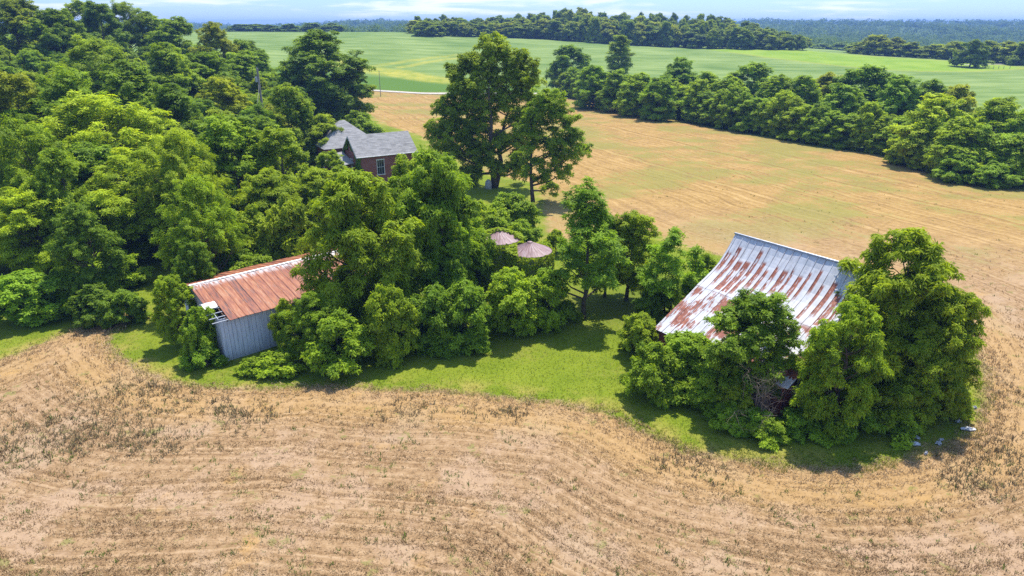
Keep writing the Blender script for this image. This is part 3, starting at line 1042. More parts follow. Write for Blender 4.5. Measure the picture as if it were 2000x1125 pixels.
# tints: multiply the leaf colour
YG, LG, G, DG, OL, BG = (1.10, 1.10, .8), (1.12, 1.12, 1.0), (.92, 1.0, 1.05), (.62, .75, .95), (1.12, .98, .9), (.8, .98, 1.15)
S = 'shrub'
gB, gM, gL, gH = 'trees and shrubs round the white barn', 'trees between the sheds', 'trees of the wood on the left', 'trees of the hedgerow on the right'
SPEC = [
    # ---- round the white barn
    ('walnuta', 1782, 448, 12.2, 240, YG, 'big yellow-green tree rising over the right end of the white barn', gB),
    ('walnutb', 1672, 585, 9.0, 160, (.95, 1.04, .85), 'bushy tree against the barn roof, left of the biggest barn tree', gB),
    ('walnutb', 1868, 560, 9.0, 165, (1.05, 1.06, .8), 'wide low tree bulging over the bare field at the far right of the barn clump', gB),
    ('walnuta', 1805, 622, 7.0, 185, (1.02, 1.05, .8), 'low leafy tree in front of the biggest barn tree, beside the white scraps', gB),
    ('busha', 1700, 690, 4.6, 150, YG, 'bright leafy shrub at the foot of the biggest barn tree', gB, S),
    ('roundb', 1478, 570, 8.2, 190, (.78, .92, .9), 'dark round tree standing in front of the white barn roof', gB),
    ('bushb', 1280, 676, 4.0, 120, (.95, 1.05, .9), 'rounded leafy shrub left of the barn, on the edge of the lawn', gB, S),
    ('bushb', 1252, 612, 3.6, 85, LG, 'small pale shrub by the lower left corner of the barn roof', gB, S),
    ('busha', 1350, 652, 4.2, 140, (.88, 1.02, .9), 'dense green shrub under the eave of the white barn', gB, S),
    ('busha', 1395, 715, 3.0, 100, (.75, .9, .9), 'low dark shrub on the lawn below the round barn tree', gB, S),
    ('bushb', 1435, 745, 2.6, 90, (1.05, 1.02, .8), 'leafy shrub left of the bare twigs, below the round barn tree', gB, S),
    ('lowa', 1560, 808, 1.5, 90, (.8, 1, .9), 'low weedy shrub in front of the red barn boards', gB, S),
    ('bushb', 1640, 735, 3.2, 120, (1.12, 1.08, .75), 'yellowish shrub just right of the red barn boards', gB, S),
    ('lowb', 1480, 802, 1.4, 90, (.75, .95, .9), 'low dark shrub at the lawn edge left of the red boards', gB, S),
    ('lowa', 1680, 800, 1.6, 110, (.8, .98, .9), 'low shrub in the shade under the biggest barn tree', gB, S),
    ('bushb', 1320, 700, 2.8, 90, (.9, 1.02, .9), 'dark leafy shrub on the lawn edge below the barn eave', gB, S),
    ('busha', 1420, 690, 4.0, 120, (.85, .98, .9), 'dense shrub filling the space below the round barn tree', gB, S),
    ('busha', 1375, 735, 2.2, 100, (.95, 1.04, .88), 'low shrub on the lawn edge left of the lowest dark shrub', gB, S),
    ('lowa', 1430, 788, 1.6, 90, (.85, 1.0, .9), 'low weeds-like shrub at the foot of the dead twigs, on their left', gB, S),
    ('lowb', 1500, 822, 1.3, 90, (.95, 1.06, .9), 'low shrub at the lawn edge in front of the red boards', gB, S),
    ('lowa', 1620, 808, 1.5, 100, (.85, 1.0, .9), 'low shrub between the red boards and the biggest barn tree', gB, S),
    ('lowb', 1745, 795, 1.7, 110, (.95, 1.05, .9), 'low shrub left of the white scraps', gB, S),
    ('bushb', 1850, 732, 2.8, 110, (1.1, 1.08, .8), 'leafy shrub just above the white scraps', gB, S),
    ('lowb', 1300, 752, 1.3, 70, (.9, 1.05, .9), 'smallest shrub at the left tip of the barn clump', gB, S),
    # ---- middle group between the sheds
    ('airy', 1152, 358, 12.0, 195, BG, 'slender young tree with a bare trunk standing alone on the lawn', gM),
    ('rounda', 1235, 412, 8.6, 140, (1.15, 1.12, .85), 'bushy tree behind the slender young tree, beside the golden field', gM),
    ('multistem', 1322, 448, 8.4, 120, BG, 'thin tree with several bare stems left of the white barn', gM),
    ('roundb', 1190, 420, 8.0, 90, (.9, 1.02, .95), 'small tree close behind the slender young tree', gM),
    ('busha', 1382, 503, 4.4, 75, G, 'shrub touching the upper left edge of the barn roof', gM, S),
    ('busha', 1285, 560, 3.6, 90, DG, 'dark shrub at the foot of the many-stemmed tree', gM, S),
    ('busha', 1000, 528, 5.6, 130, (1.0, 1.08, .9), 'leafy shrub in front of the round grain bins', gM, S),
    ('bushb', 905, 552, 5.6, 120, (.72, .88, .95), 'dark shrub left of the grain bins, on the lawn edge', gM, S),
    ('bushb', 1070, 530, 5.0, 95, (.95, 1.06, .9), 'shrub under the right rim of the front grain bin', gM, S),
    ('bushb', 845, 560, 5.4, 110, (.65, .82, .95), 'very dark shrub right of the big walnut by the red shed', gM, S),
    ('lowa', 1105, 590, 2.0, 70, G, 'low shrub beside the trunk of the slender young tree', gM, S),
    ('rounda', 795, 306, 12.0, 110, (1.05, 1.08, .9), 'leafy tree hiding the lower right corner of the brick house', gM),
    ('walnutb', 842, 290, 14.6, 195, (.88, 1.02, 1.0), 'large green tree left of the grain bins, below the brick house', gM),
    ('walnuta', 688, 334, 13.5, 228, (1.06, 1.1, .85), 'biggest leafy tree hiding the right half of the red shed', gM),
    ('walnutb', 605, 572, 5.6, 115, (.85, .98, .9), 'drooping leafy tree over the front eave of the red shed', gM),
    ('bushb', 760, 560, 6.0, 110, (1.0, 1.05, .85), 'low drooping tree at the right foot of the biggest leafy tree', gM),
    ('busha', 1000, 378, 5.5, 110, (.95, 1.05, .9), 'shrub round the foot of the tall central tree', gM, S),
    ('busha', 935, 395, 6.5, 100, LG, 'light shrub between the large green tree and the tall central tree', gM, S),
    ('bushb', 920, 440, 6.5, 110, (.95, 1.08, .95), 'shrub behind the rear grain bin', gM, S),
    ('busha', 965, 412, 6.0, 110, (1.0, 1.08, .9), 'shrub on the slope between the tallest tree and the rear grain bin', gM, S),
    ('bushb', 1018, 432, 4.6, 95, (.92, 1.04, .9), 'shrub just above the roofs of the grain bins', gM, S),
    ('busha', 895, 380, 6.0, 110, (.95, 1.05, .9), 'shrub between the large green tree and the tallest tree', gM, S),
    ('lowa', 1085, 452, 2.6, 60, LG, 'small bright shrub just behind the front grain bin', gM, S),
    ('busha', 655, 620, 4.2, 140, (.9, 1.02, .88), 'dark leafy shrub under the lowest boughs of the biggest leafy tree', gM, S),
    ('lowa', 540, 690, 1.4, 100, (1.0, 1.08, .9), 'low weedy shrub at the front wall of the red shed', gM, S),
    ('busha', 555, 590, 4.0, 70, (1.1, 1.08, .85), 'shrub climbing the front wall of the red shed', gM, S),
    ('lowb', 490, 702, 1.1, 60, (1.0, 1.08, .9), 'small shrub at the near corner of the red shed', gM, S),
    ('rounda', 330, 538, 6.0, 85, (1.0, 1.06, .9), 'small tree at the gable end of the red shed', gM),
    ('bushb', 380, 602, 4.4, 75, (.85, 1.0, .95), 'grey-green shrub hugging the gable wall of the red shed', gM, S),
    ('lowa', 395, 680, 1.6, 80, (.75, .95, .9), 'low dark shrub on the lawn below the gable wall of the red shed', gM, S),
    ('walnuta', 862, 395, 10.5, 105, (.85, 1.02, 1.0), 'green tree just left of the rear grain bin', gM),
    # ---- wood on the left: front edge
    ('locusta', 55, 360, 10.0, 195, (1.3, 1.28, 1.0), 'feathery light-green tree at the left picture edge above the lawn corner', gL),
    ('locustb', 268, 296, 11.6, 205, (1.3, 1.3, 1.0), 'large feathery light-green tree behind the end of the lawn track', gL),
    ('busha', 35, 535, 4.3, 150, (.8, 1.0, 1.0), 'coarse dark-leaved shrub at the left picture edge beside the lawn', gL, S),
    ('bushb', 120, 530, 3.8, 90, (.8, .95, .9), 'shrub between the two feathery trees at the lawn edge', gL, S),
    ('busha', 180, 560, 3.2, 100, DG, 'dark shrub in the shade at the top of the lawn track', gL, S),
    ('bushb', 235, 568, 3.0, 90, DG, 'dark low shrub under the large feathery tree', gL, S),
    ('rounda', 150, 400, 9.5, 120, DG, 'dark tree in the gap between the two feathery front trees', gL),
    ('roundb', 420, 400, 8.5, 120, (.72, .86, .95), 'dark tree behind the ridge of the red shed', gL),
    ('busha', 480, 415, 7.0, 130, (1.05, 1.06, .85), 'olive shrubby tree above the roof of the red shed', gL),
    ('bushb', 560, 395, 8.0, 130, (1.1, 1.08, .85), 'yellowish shrubby tree left of the biggest leafy tree', gL),
    ('busha', 500, 500, 4.2, 120, G, 'leafy shrub along the back of the red shed roof', gL, S),
    ('roundb', 370, 470, 7.5, 90, DG, 'dark tree behind the small tree at the shed gable', gL),
    # second rank
    ('locusta', 185, 188, 15.5, 235, (1.3, 1.26, .95), 'broad layered light-green tree in the middle of the left wood', gL),
    ('locustb', 30, 235, 15.0, 170, G, 'green tree at the left picture edge, behind the front feathery tree', gL),
    ('roundb', 440, 222, 14.0, 165, (.95, 1.05, .95), 'full green tree left of the brick house, below the yellow-green tree', gL),
    ('rounda', 545, 250, 12.5, 130, (1.05, 1.08, .88), 'leafy tree nearest the left end of the brick house', gL),
    ('locustb', 340, 255, 14.0, 160, LG, 'light-green tree between the broad layered tree and the full green tree', gL),
    ('walnutb', 620, 330, 9.0, 120, (1.1, 1.1, .85), 'bright tree just below the gable of the brick house', gL),
    ('rounda', 100, 290, 13.0, 130, (.9, 1.0, .95), 'green tree above the front feathery tree on the far left', gL),
    ('walnuta', 520, 330, 9.5, 130, (1.08, 1.08, .85), 'green tree midway between the red shed roof and the brick house', gL),
    ('locusta', 375, 345, 12.0, 140, (.95, 1.06, .98), 'green tree above the dark tree behind the shed ridge', gL),
    # third rank
    ('rounda', 428, 148, 13.5, 105, (1.35, 1.18, .7), 'yellow-green round tree left of the pole with the transformer', gL),
    ('rounda', 530, 205, 10.0, 90, OL, 'olive tree below the pole with the transformer', gL),
    ('roundb', 330, 165, 15.0, 130, DG, 'dark tree left of the yellow-green round tree', gL),
    ('locustb', 120, 140, 17.0, 190, (.82, .95, .95), 'dark layered tree on the slope above the broad light-green tree', gL),
    ('rounda', 20, 140, 17.0, 140, OL, 'olive-green tree high on the left picture edge', gL),
    ('roundb', 245, 120, 17.0, 150, (.8, .92, .95), 'dark tree at the heart of the left wood', gL),
    ('rounda', 395, 100, 16.0, 130, (.85, .98, .95), 'dark full tree on the right shoulder of the left wood', gL),
    ('roundb', 465, 100, 15.0, 115, (.88, .98, .95), 'tree on the right slope of the left wood, above the yellow-green tree', gL),
    ('rounda', 320, 85, 17.5, 130, (.9, .98, .9), 'green tree under the dark skyline tree of the left wood', gL),
    ('locusta', 180, 75, 18.0, 170, (.95, 1.0, .9), 'broad tree just under the skyline of the left wood', gL),
    ('rounda', 620, 60, 21.0, 165, (.72, .85, .95), 'tall dark tree behind the left end of the brick house', gL),
    ('roundb', 668, 130, 13.5, 100, (.85, .92, .85), 'tree leaning out from the tall dark tree over the golden field', gL),
    ('walnuta', 625, 222, 9.5, 95, LG, 'round leafy tree touching the hip roof of the brick house', gL),
    ('rounda', 638, 296, 8.5, 85, (1.0, 1.06, .9), 'leafy tree hiding the porch at the left end of the brick house', gL),
    ('bushb', 700, 222, 6.5, 95, (.8, .88, .9), 'grey-green shrub behind the roof of the brick house', gL, S),
    ('rounda', 555, 165, 14.0, 100, (.95, 1.0, .9), 'pale tree between the pole with the transformer and the tall dark tree', gL),
    # skyline
    ('rounda', 25, -5, 20.0, 130, (1.15, 1.08, .9), 'pale tree at the top left picture corner', gL),
    ('roundb', 95, 15, 19.0, 110, (.85, .95, .9), 'dark tree near the top left corner, right of the pale one', gL),
    ('rounda', 155, 2, 20.0, 105, (1.05, 1.05, .9), 'pale skyline tree second from the top left corner', gL),
    ('roundb', 225, 4, 19.0, 95, DG, 'very dark skyline tree above the heart of the left wood', gL),
    ('locusta', 268, 4, 19.0, 95, (.95, 1.0, .9), 'broad pale-topped skyline tree just right of the very dark one', gL),
    ('rounda', 308, 24, 18.5, 100, G, 'skyline tree two places right of the very dark one', gL),
    ('roundb', 362, 34, 17.5, 110, (.9, 1.0, .9), 'skyline tree lowest on the right shoulder of the left wood', gL),
    ('rounda', 440, 44, 18.0, 80, OL, 'pale small-topped tree breaking the skyline at the right end of the wood', gL),
    ('roundb', 490, 76, 14.5, 90, (.8, .92, .92), 'dark tree at the right end of the left wood, against the bean field', gL),
    ('rounda', 515, 98, 12.0, 70, (.78, .92, .92), 'last small dark tree of the left wood, against the bean field', gL),
    # ---- hedgerow on the right
    ('hedged', 1112, 88, 16.5, 78, DG, 'dark round tree at the far left end of the hedgerow', gH),
    ('column', 1213, 70, 18.0, 46, (1.0, 1.02, 1.0), 'tall narrow grey-green tree standing above the hedgerow', gH),
    ('hedgea', 1160, 128, 12.5, 72, (.85, .98, .9), 'hedgerow tree between the dark round tree and the narrow tree', gH),
    ('hedgeb', 1205, 138, 11.5, 70, (.9, 1.0, .9), 'hedgerow tree at the foot of the narrow tree', gH),
    ('hedgec', 1250, 142, 11.5, 75, (.95, 1.02, .85), 'hedgerow tree just right of the narrow tree', gH),
    ('hedged', 1330, 112, 14.5, 80, DG, 'dark round tree rising above the left half of the hedgerow', gH),
    ('hedgea', 1290, 150, 11.0, 75, (.85, .98, .9), 'hedgerow tree left of the dark round riser', gH),
    ('hedgeb', 1385, 142, 11.5, 85, (.95, 1.02, .85), 'hedgerow tree right of the dark round riser', gH),
    ('hedgec', 1430, 148, 11.5, 75, (1.0, 1.05, .82), 'bright hedgerow tree left of the domed hedgerow tree', gH),
    ('hedged', 1475, 122, 13.5, 88, (.85, .95, .9), 'domed tree above the middle of the hedgerow', gH),
    ('hedgea', 1525, 148, 12.0, 80, (.95, 1.02, .85), 'hedgerow tree right of the domed hedgerow tree', gH),
    ('hedgeb', 1572, 150, 12.0, 80, (.9, 1.0, .9), 'hedgerow tree in front of the yellow field margin', gH),
    ('hedgec', 1622, 142, 12.5, 85, OL, 'olive tree in the hedgerow left of its broad high tree', gH),
    ('hedged', 1700, 128, 14.5, 115, (.75, .9, .95), 'broad high tree on the right half of the hedgerow', gH),
    ('hedgea', 1655, 165, 11.0, 90, (.85, .98, .9), 'hedgerow tree at the left foot of the broad high tree', gH),
    ('hedgeb', 1765, 150, 13.0, 95, (.72, .88, .95), 'dark tree right of the broad high hedgerow tree', gH),
    ('hedgec', 1822, 155, 12.0, 80, (.72, .85, .9), 'dark tree behind the yellow-green hedgerow dome', gH),
    ('hedged', 1880, 165, 11.5, 85, OL, 'olive bushy tree jutting up against the pale bean field', gH),
    ('hedgeb', 1838, 188, 12.0, 125, (1.18, 1.14, .8), 'yellow-green domed tree at the near end of the hedgerow', gH),
    ('hedgea', 1955, 192, 11.5, 105, (1.05, 1.05, .85), 'full green tree by the right picture edge above the hedgerow end', gH),
    ('hedgec', 2010, 215, 10.0, 90, (.95, 1.02, .9), 'tree cut by the right picture edge at the hedgerow end', gH),
    ('hedgec', 1900, 245, 8.5, 115, (1.0, 1.05, .85), 'bushy tree at the right foot of the yellow-green dome', gH),
    ('hedged', 1965, 262, 7.5, 110, (.9, 1.0, .9), 'lowest bushy tree at the right picture edge beside the stubble', gH),
    ('bushb', 1880, 300, 4.5, 90, (.85, 1.0, .9), 'shrub on the field edge below the yellow-green dome', gH, S),
    ('busha', 1800, 262, 6.0, 80, (1.05, 1.05, .8), 'shrub left of the foot of the yellow-green dome', gH, S),
    ('busha', 1950, 320, 3.6, 90, (.85, 1.0, .95), 'low shrub on the field edge at the right picture edge', gH, S),
    ('busha', 1755, 292, 2.6, 40, LG, 'small pale shrub on the stubble edge under the dark hedgerow trees', gH, S),
]
for sp_ in SPEC:
    kind, px, py, h, w, tint, lab, grp = sp_[:8]
    T(kind, px, py, h, w, tint, lab, grp, sp_[8] if len(sp_) > 8 else 'tree')

# trees and shrubs that close the canopy of the left wood
PLACED = [np.array(o.location) for o in scene.objects if o.get('category') in ('tree', 'shrub')]
rngf = np.random.default_rng(77)
nf = 0
for _ in range(6000):
    y_ = math.exp(rngf.uniform(math.log(56), math.log(235)))
    x_ = rngf.uniform(-.86, -.02) * y_
    if sd_poly(np.array([x_]), np.array([y_]), LAWN)[0] > -3:
        continue
    zc_ = y_ * cP + H * sP
    pxx = 1000 + F * x_ / zc_
    pyy = 562.5 - F * ((y_ * sP - (H - gz(x_, y_)) * cP)) / (y_ * cP + (H - gz(x_, y_)) * sP)
    lim = np.interp(pxx, [-80, 0, 120, 230, 330, 480, 560, 640, 700], [640, 615, 570, 560, 520, 470, 360, 300, 225])
    if pyy > lim or pxx < -120 or pxx > 690 or (pxx > 640 and pyy > 235) or (600 < pxx and pyy > 290):
        continue
    if -32 < x_ < -12 and 98 < y_ < 124:
        continue
    far_ = min(np.hypot(q[0] - x_, q[1] - y_) for q in PLACED)
    if far_ < 4.1 + y_ * .006:
        continue
    low = pyy > lim - 45
    h_ = rngf.uniform(3.5, 5) if low else rngf.uniform(8.5, 11.5)
    PLACED.append(np.array([x_, y_, 0]))
    tint = [(.8, .95, .95), (.95, 1.05, .9), (.68, .84, .95), (1.08, 1.08, .88)][nf % 4]
    if low:
        tree('bush' + 'ab'[nf % 2], (x_, y_, gz(x_, y_)), h_, rngf.uniform(2.4, 3.2), tint, 'dark shrub of the undergrowth at the front of the left wood', 'undergrowth of the left wood', 'shrub')
    else:
        tree(('rounda', 'roundb', 'locusta', 'walnutb')[nf % 4], (x_, y_, gz(x_, y_)), h_, rngf.uniform(4, 5.4), tint, 'green tree merging into the closed canopy of the left wood', 'trees merging into the canopy of the left wood')
    nf += 1
    if nf > 150:
        break
print('FILL', nf)

# the two tall trees in the middle, seen from their drawn side
p = at(972, 366)
tree('tall', p, 20.9, 9 * .92, (1.05, 1.06, .9), 'tallest tree, many-limbed with open gaps, standing in the middle of the picture', gM, rot=0)
p = at(1041, 395)
tree('companion', p, 16.2, 5, (.92, 1.02, .92), 'open tree with a bare dark trunk right of the tallest tree', gM, rot=0)

# front rank of the hedgerow: bushy fronts that hide its foot
k = 0
hp = np.array(HEDGE)
seg = np.linalg.norm(np.diff(hp, axis=0), axis=1)
cum = np.concatenate([[0], np.cumsum(seg)])
tot = float(cum[-2])
for i in range(46):
    s0 = tot * (i + .5) / 46
    qx, qy = np.interp(s0, cum, hp[:, 0]) + 2.6, np.interp(s0, cum, hp[:, 1]) + 2.2
    hh = random.uniform(6.5, 10.5)
    tree('hedge' + 'abcd'[i % 4], (qx, qy, gz(qx, qy)), hh, random.uniform(3.4, 5.0), random.choice([(.85, .95, .9), (.95, 1.03, .88), (1.05, 1.06, .85), (.78, .9, .92)]),
         'bushy green shrub in the front rank along the foot of the hedgerow', 'shrubs along the foot of the hedgerow', 'shrub')

# ---- trees round the far fields
EDGE_X = [790, 900, 1000, 1080, 1160, 1240, 1330, 1400, 1480, 1580]
EDGE_Y = [71, 71, 74, 78, 84, 89, 93, 96, 97, 98]
TOP_X = [800, 830, 900, 960, 1010, 1060, 1105, 1150, 1200, 1260, 1320, 1376, 1400, 1450, 1490, 1530, 1575]
TOP_Y = [38, 33, 33, 38, 32, 26, 17, 22, 30, 28, 32, 31, 40, 44, 52, 62, 78]
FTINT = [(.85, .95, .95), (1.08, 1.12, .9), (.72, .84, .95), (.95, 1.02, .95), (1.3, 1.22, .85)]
rw = np.random.default_rng(5)
for row, (n_, dy, lab, grp) in enumerate((
        (44, 5, 'tree on the near edge of the wood on the far hill', 'trees on the near edge of the far wood'),
        (40, 30, 'tree inside the wood on the far hill', 'trees inside the far wood'),
        (36, 62, 'tree inside the wood on the far hill', 'trees inside the far wood'),
        (34, 100, 'tree on the skyline of the wood on the far hill', 'skyline trees of the far wood'))):
    for i in range(n_):
        px = 806 + (i + .5) / n_ * 762 + rw.uniform(-7, 7)
        e = at(px, np.interp(px, EDGE_X, EDGE_Y))
        p = at_depth(px, e[1] + dy + rw.uniform(-4, 6))
        t_ = np.interp(px, TOP_X, TOP_Y)
        bl = np.interp(px, EDGE_X, EDGE_Y)
        h_ = top_height(p, t_ + (bl - t_) * (.34, .22, .10, 0)[row] * rw.uniform(.55, 1.3) - rw.uniform(-3, 5) * (row == 3))
        h_ = float(np.clip(h_, 8, 21))
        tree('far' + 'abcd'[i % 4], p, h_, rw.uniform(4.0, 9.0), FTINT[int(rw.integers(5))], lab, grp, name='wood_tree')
FARSPEC = [
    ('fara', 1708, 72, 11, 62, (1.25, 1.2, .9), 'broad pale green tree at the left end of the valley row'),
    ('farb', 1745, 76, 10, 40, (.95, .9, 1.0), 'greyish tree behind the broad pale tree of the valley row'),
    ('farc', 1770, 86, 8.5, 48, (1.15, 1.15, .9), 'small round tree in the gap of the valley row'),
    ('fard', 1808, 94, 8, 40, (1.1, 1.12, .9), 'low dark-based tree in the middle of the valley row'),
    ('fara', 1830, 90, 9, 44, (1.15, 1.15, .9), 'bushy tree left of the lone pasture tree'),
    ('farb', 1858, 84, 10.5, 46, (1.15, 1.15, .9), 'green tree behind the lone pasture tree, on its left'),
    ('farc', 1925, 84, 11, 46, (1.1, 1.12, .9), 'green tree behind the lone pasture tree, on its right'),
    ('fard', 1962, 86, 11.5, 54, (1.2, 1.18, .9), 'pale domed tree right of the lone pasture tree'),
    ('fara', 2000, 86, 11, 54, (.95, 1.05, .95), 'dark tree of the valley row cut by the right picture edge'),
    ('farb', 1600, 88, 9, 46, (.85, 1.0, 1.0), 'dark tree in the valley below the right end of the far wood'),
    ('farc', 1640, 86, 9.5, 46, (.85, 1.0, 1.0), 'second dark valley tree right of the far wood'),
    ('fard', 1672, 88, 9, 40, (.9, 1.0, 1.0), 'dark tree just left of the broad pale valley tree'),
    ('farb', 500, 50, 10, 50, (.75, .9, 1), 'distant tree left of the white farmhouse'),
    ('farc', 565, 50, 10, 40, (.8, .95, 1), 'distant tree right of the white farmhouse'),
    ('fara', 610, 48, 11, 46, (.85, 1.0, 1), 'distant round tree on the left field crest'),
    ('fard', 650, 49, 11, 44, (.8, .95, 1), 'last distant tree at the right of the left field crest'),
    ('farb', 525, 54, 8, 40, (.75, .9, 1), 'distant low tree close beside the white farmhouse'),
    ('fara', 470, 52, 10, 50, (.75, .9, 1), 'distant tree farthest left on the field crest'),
]
for kind, px, py, h, w, tint, lab in FARSPEC:
    if px > 1650:
        e = at(px, np.interp(px, [1650, 1700, 1800, 1900, 2000], [103, 108, 114, 121, 129]))
        p = at_depth(px, e[1] + rw.uniform(5, 12))
    elif px > 900:
        p = at_depth(px, 640)
    else:
        p = at_depth(px, 575)
    h = float(np.clip(top_height(p, py - 3), 6, 24))
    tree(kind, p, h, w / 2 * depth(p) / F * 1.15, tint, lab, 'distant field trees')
q = at(1893, 131)
tree('farc', q, 12, 6.8, (.75, .88, .9), 'lone spreading tree standing on the pasture by the road', 'distant field trees')

# wooded ridges beyond: nobody could count these trees
rng = np.random.default_rng(21)
n = 9000
yv = np.exp(rng.uniform(math.log(700), math.log(2700), n))
vx = rng.uniform(-.85, .85, n)
xv = vx * (yv + 40)
wood = np.ones(n, bool)
wood &= ~((yv < 900) & (vx < .28) & (nsin(xv, yv, .004, 2) < .2))
wood &= nsin(xv, yv, .006, 1) > -.62
xv, yv = xv[wood], yv[wood]
n = len(xv)
zg = ground(xv, yv)
hh = rng.uniform(8, 17, n)
C = np.stack([xv, yv, zg + hh * .5], 1)
Vs, Ts = [], []
for (sel, nl, Lf) in ((yv < 1100, 70, 2.4), ((yv >= 1100) & (yv < 1700), 48, 3.2), (yv >= 1700, 30, 4.6)):
    ci = np.repeat(np.nonzero(sel)[0], nl)
    dr = unit(sphere(len(ci), rng) + UP * .4)
    rad = rng.uniform(.75, 1.05, len(ci))
    Pc = C[ci] + dr * rad[:, None] * np.stack([hh[ci] * .55, hh[ci] * .55, hh[ci] * .52], 1)
    Nn = unit(dr + UP * .3 + rng.normal(0, .35, (len(ci), 3)))
    a = unit(np.cross(Nn, rng.normal(0, 1, (len(ci), 3))))
    c2 = np.cross(Nn, a)
    Lx = Lf * rng.uniform(.6, 1.2, (len(ci), 1)) * .5
    Vs.append(np.stack([Pc - a * Lx, Pc + c2 * Lx * .7, Pc + a * Lx, Pc - c2 * Lx * .7], 1).reshape(-1, 3))
    tt = rng.uniform(.1, .8, n)
    Ts.append(np.clip(tt[ci] + rng.normal(0, .12, len(ci)), 0, 1))
V = np.concatenate(Vs)
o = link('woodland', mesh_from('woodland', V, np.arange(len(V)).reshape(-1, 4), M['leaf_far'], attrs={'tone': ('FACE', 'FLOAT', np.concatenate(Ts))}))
o.color = (.42, .56, .80, 1)  # blue of the distant haze is put into the leaf colour
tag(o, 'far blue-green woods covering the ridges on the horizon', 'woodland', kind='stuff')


# ------------------------------------------------------------------ vines: leaves laid over surfaces
def vine_mesh(name, P, N_, rng, L=.26, W=.2, thick=.25):
    n = len(P)
    Nn = unit(N_ + rng.normal(0, .35, (n, 3)) + UP * .15)
    P = P + N_ * rng.uniform(.02, thick, (n, 1))
    a = unit(np.cross(Nn, rng.normal(0, 1, (n, 3))))
    c2 = np.cross(Nn, a)
    Lk, Wk = L * rng.uniform(.6, 1.2, (n, 1)), W * rng.uniform(.6, 1.2, (n, 1))
    V = np.stack([P - a * Lk / 2, P + c2 * Wk / 2, P + a * Lk / 2, P - c2 * Wk / 2], 1).reshape(-1, 3)
    return mesh_from(name, V, np.arange(len(V)).reshape(-1, 4), M['leaf'], attrs={'tone': ('FACE', 'FLOAT', np.clip(rng.normal(.5, .2, n), 0, 1))})


# ------------------------------------------------------------------ buildings
def A3(xy, z=0.0):
    return np.array([xy[0], xy[1], z])


def roof_sheet(mb, O, ax, perp, u0, u1, prof, pitch=.62, rib=.035, thick=.03, cut=None, v0=0.0, edge_wave=.0):
    """ribbed metal sheeting: prof is the slope as (s across, z) points from ridge to eave, u runs along the ridge"""
    us = []
    k = math.floor(u0 / pitch)
    us.append((u0, 0))
    while k * pitch < u1 + pitch:
        c_ = k * pitch
        for du, h in ((-.05, 0), (-.025, rib), (.025, rib), (.05, 0)):
            if u0 < c_ + du < u1:
                us.append((c_ + du, h))
        k += 1
    us.append((u1, 0))
    vs = [v0]
    for (s0, z0), (s1, z1) in zip(prof[:-1], prof[1:]):
        vs.append(vs[-1] + math.hypot(s1 - s0, z1 - z0))
    nrm = []
    for i in range(len(prof)):
        a_, b_ = prof[max(i - 1, 0)], prof[min(i + 1, len(prof) - 1)]
        t = np.array([b_[0] - a_[0], b_[1] - a_[1]])
        t /= np.linalg.norm(t)
        nn = np.array([-t[1], t[0]])
        nrm.append(nn if nn[1] > 0 else -nn)
    base = len(mb.v)
    for lay in (0, -thick):
        for (u, h) in us:
            for (s, z), nn, v in zip(prof, nrm, vs):
                wob = .02 * math.sin(u * 2.3 + v * 1.7)
                off = h + lay + wob
                mb.v.append(tuple(O + A3(ax) * u + A3(perp) * (s + nn[0] * off) + UP * (z + nn[1] * off)))
                mb.uv.append((u, v))
    nu, nv = len(us), len(prof)
    I = lambda l, i, j: base + l * nu * nv + i * nv + j
    present = lambda i, j: not (cut and cut((us[i][0] + us[i + 1][0]) / 2, (vs[j] + vs[j + 1]) / 2))
    for i in range(nu - 1):
        for j in range(nv - 1):
            if not present(i, j):
                continue
            mb.f.append((I(0, i, j), I(0, i + 1, j), I(0, i + 1, j + 1), I(0, i, j + 1)))
            mb.f.append((I(1, i, j + 1), I(1, i + 1, j + 1), I(1, i + 1, j), I(1, i, j)))
            for (i2, j2, e) in ((i - 1, j, ((i, j), (i, j + 1))), (i + 1, j, ((i + 1, j), (i + 1, j + 1))), (i, j - 1, ((i, j), (i + 1, j))), (i, j + 1, ((i, j + 1), (i + 1, j + 1)))):
                gone = i2 < 0 or j2 < 0 or i2 >= nu - 1 or j2 >= nv - 1 or not present(i2, j2)
                if gone:
                    mb.f.append((I(0, *e[0]), I(0, *e[1]), I(1, *e[1]), I(1, *e[0])))


def subdiv(prof, step=.45):
    out = [prof[0]]
    for a_, b_ in zip(prof[:-1], prof[1:]):
        k_ = max(1, int(math.hypot(b_[0] - a_[0], b_[1] - a_[1]) / step))
        for i in range(1, k_ + 1):
            out.append((a_[0] + (b_[0] - a_[0]) * i / k_, a_[1] + (b_[1] - a_[1]) * i / k_))
    return out


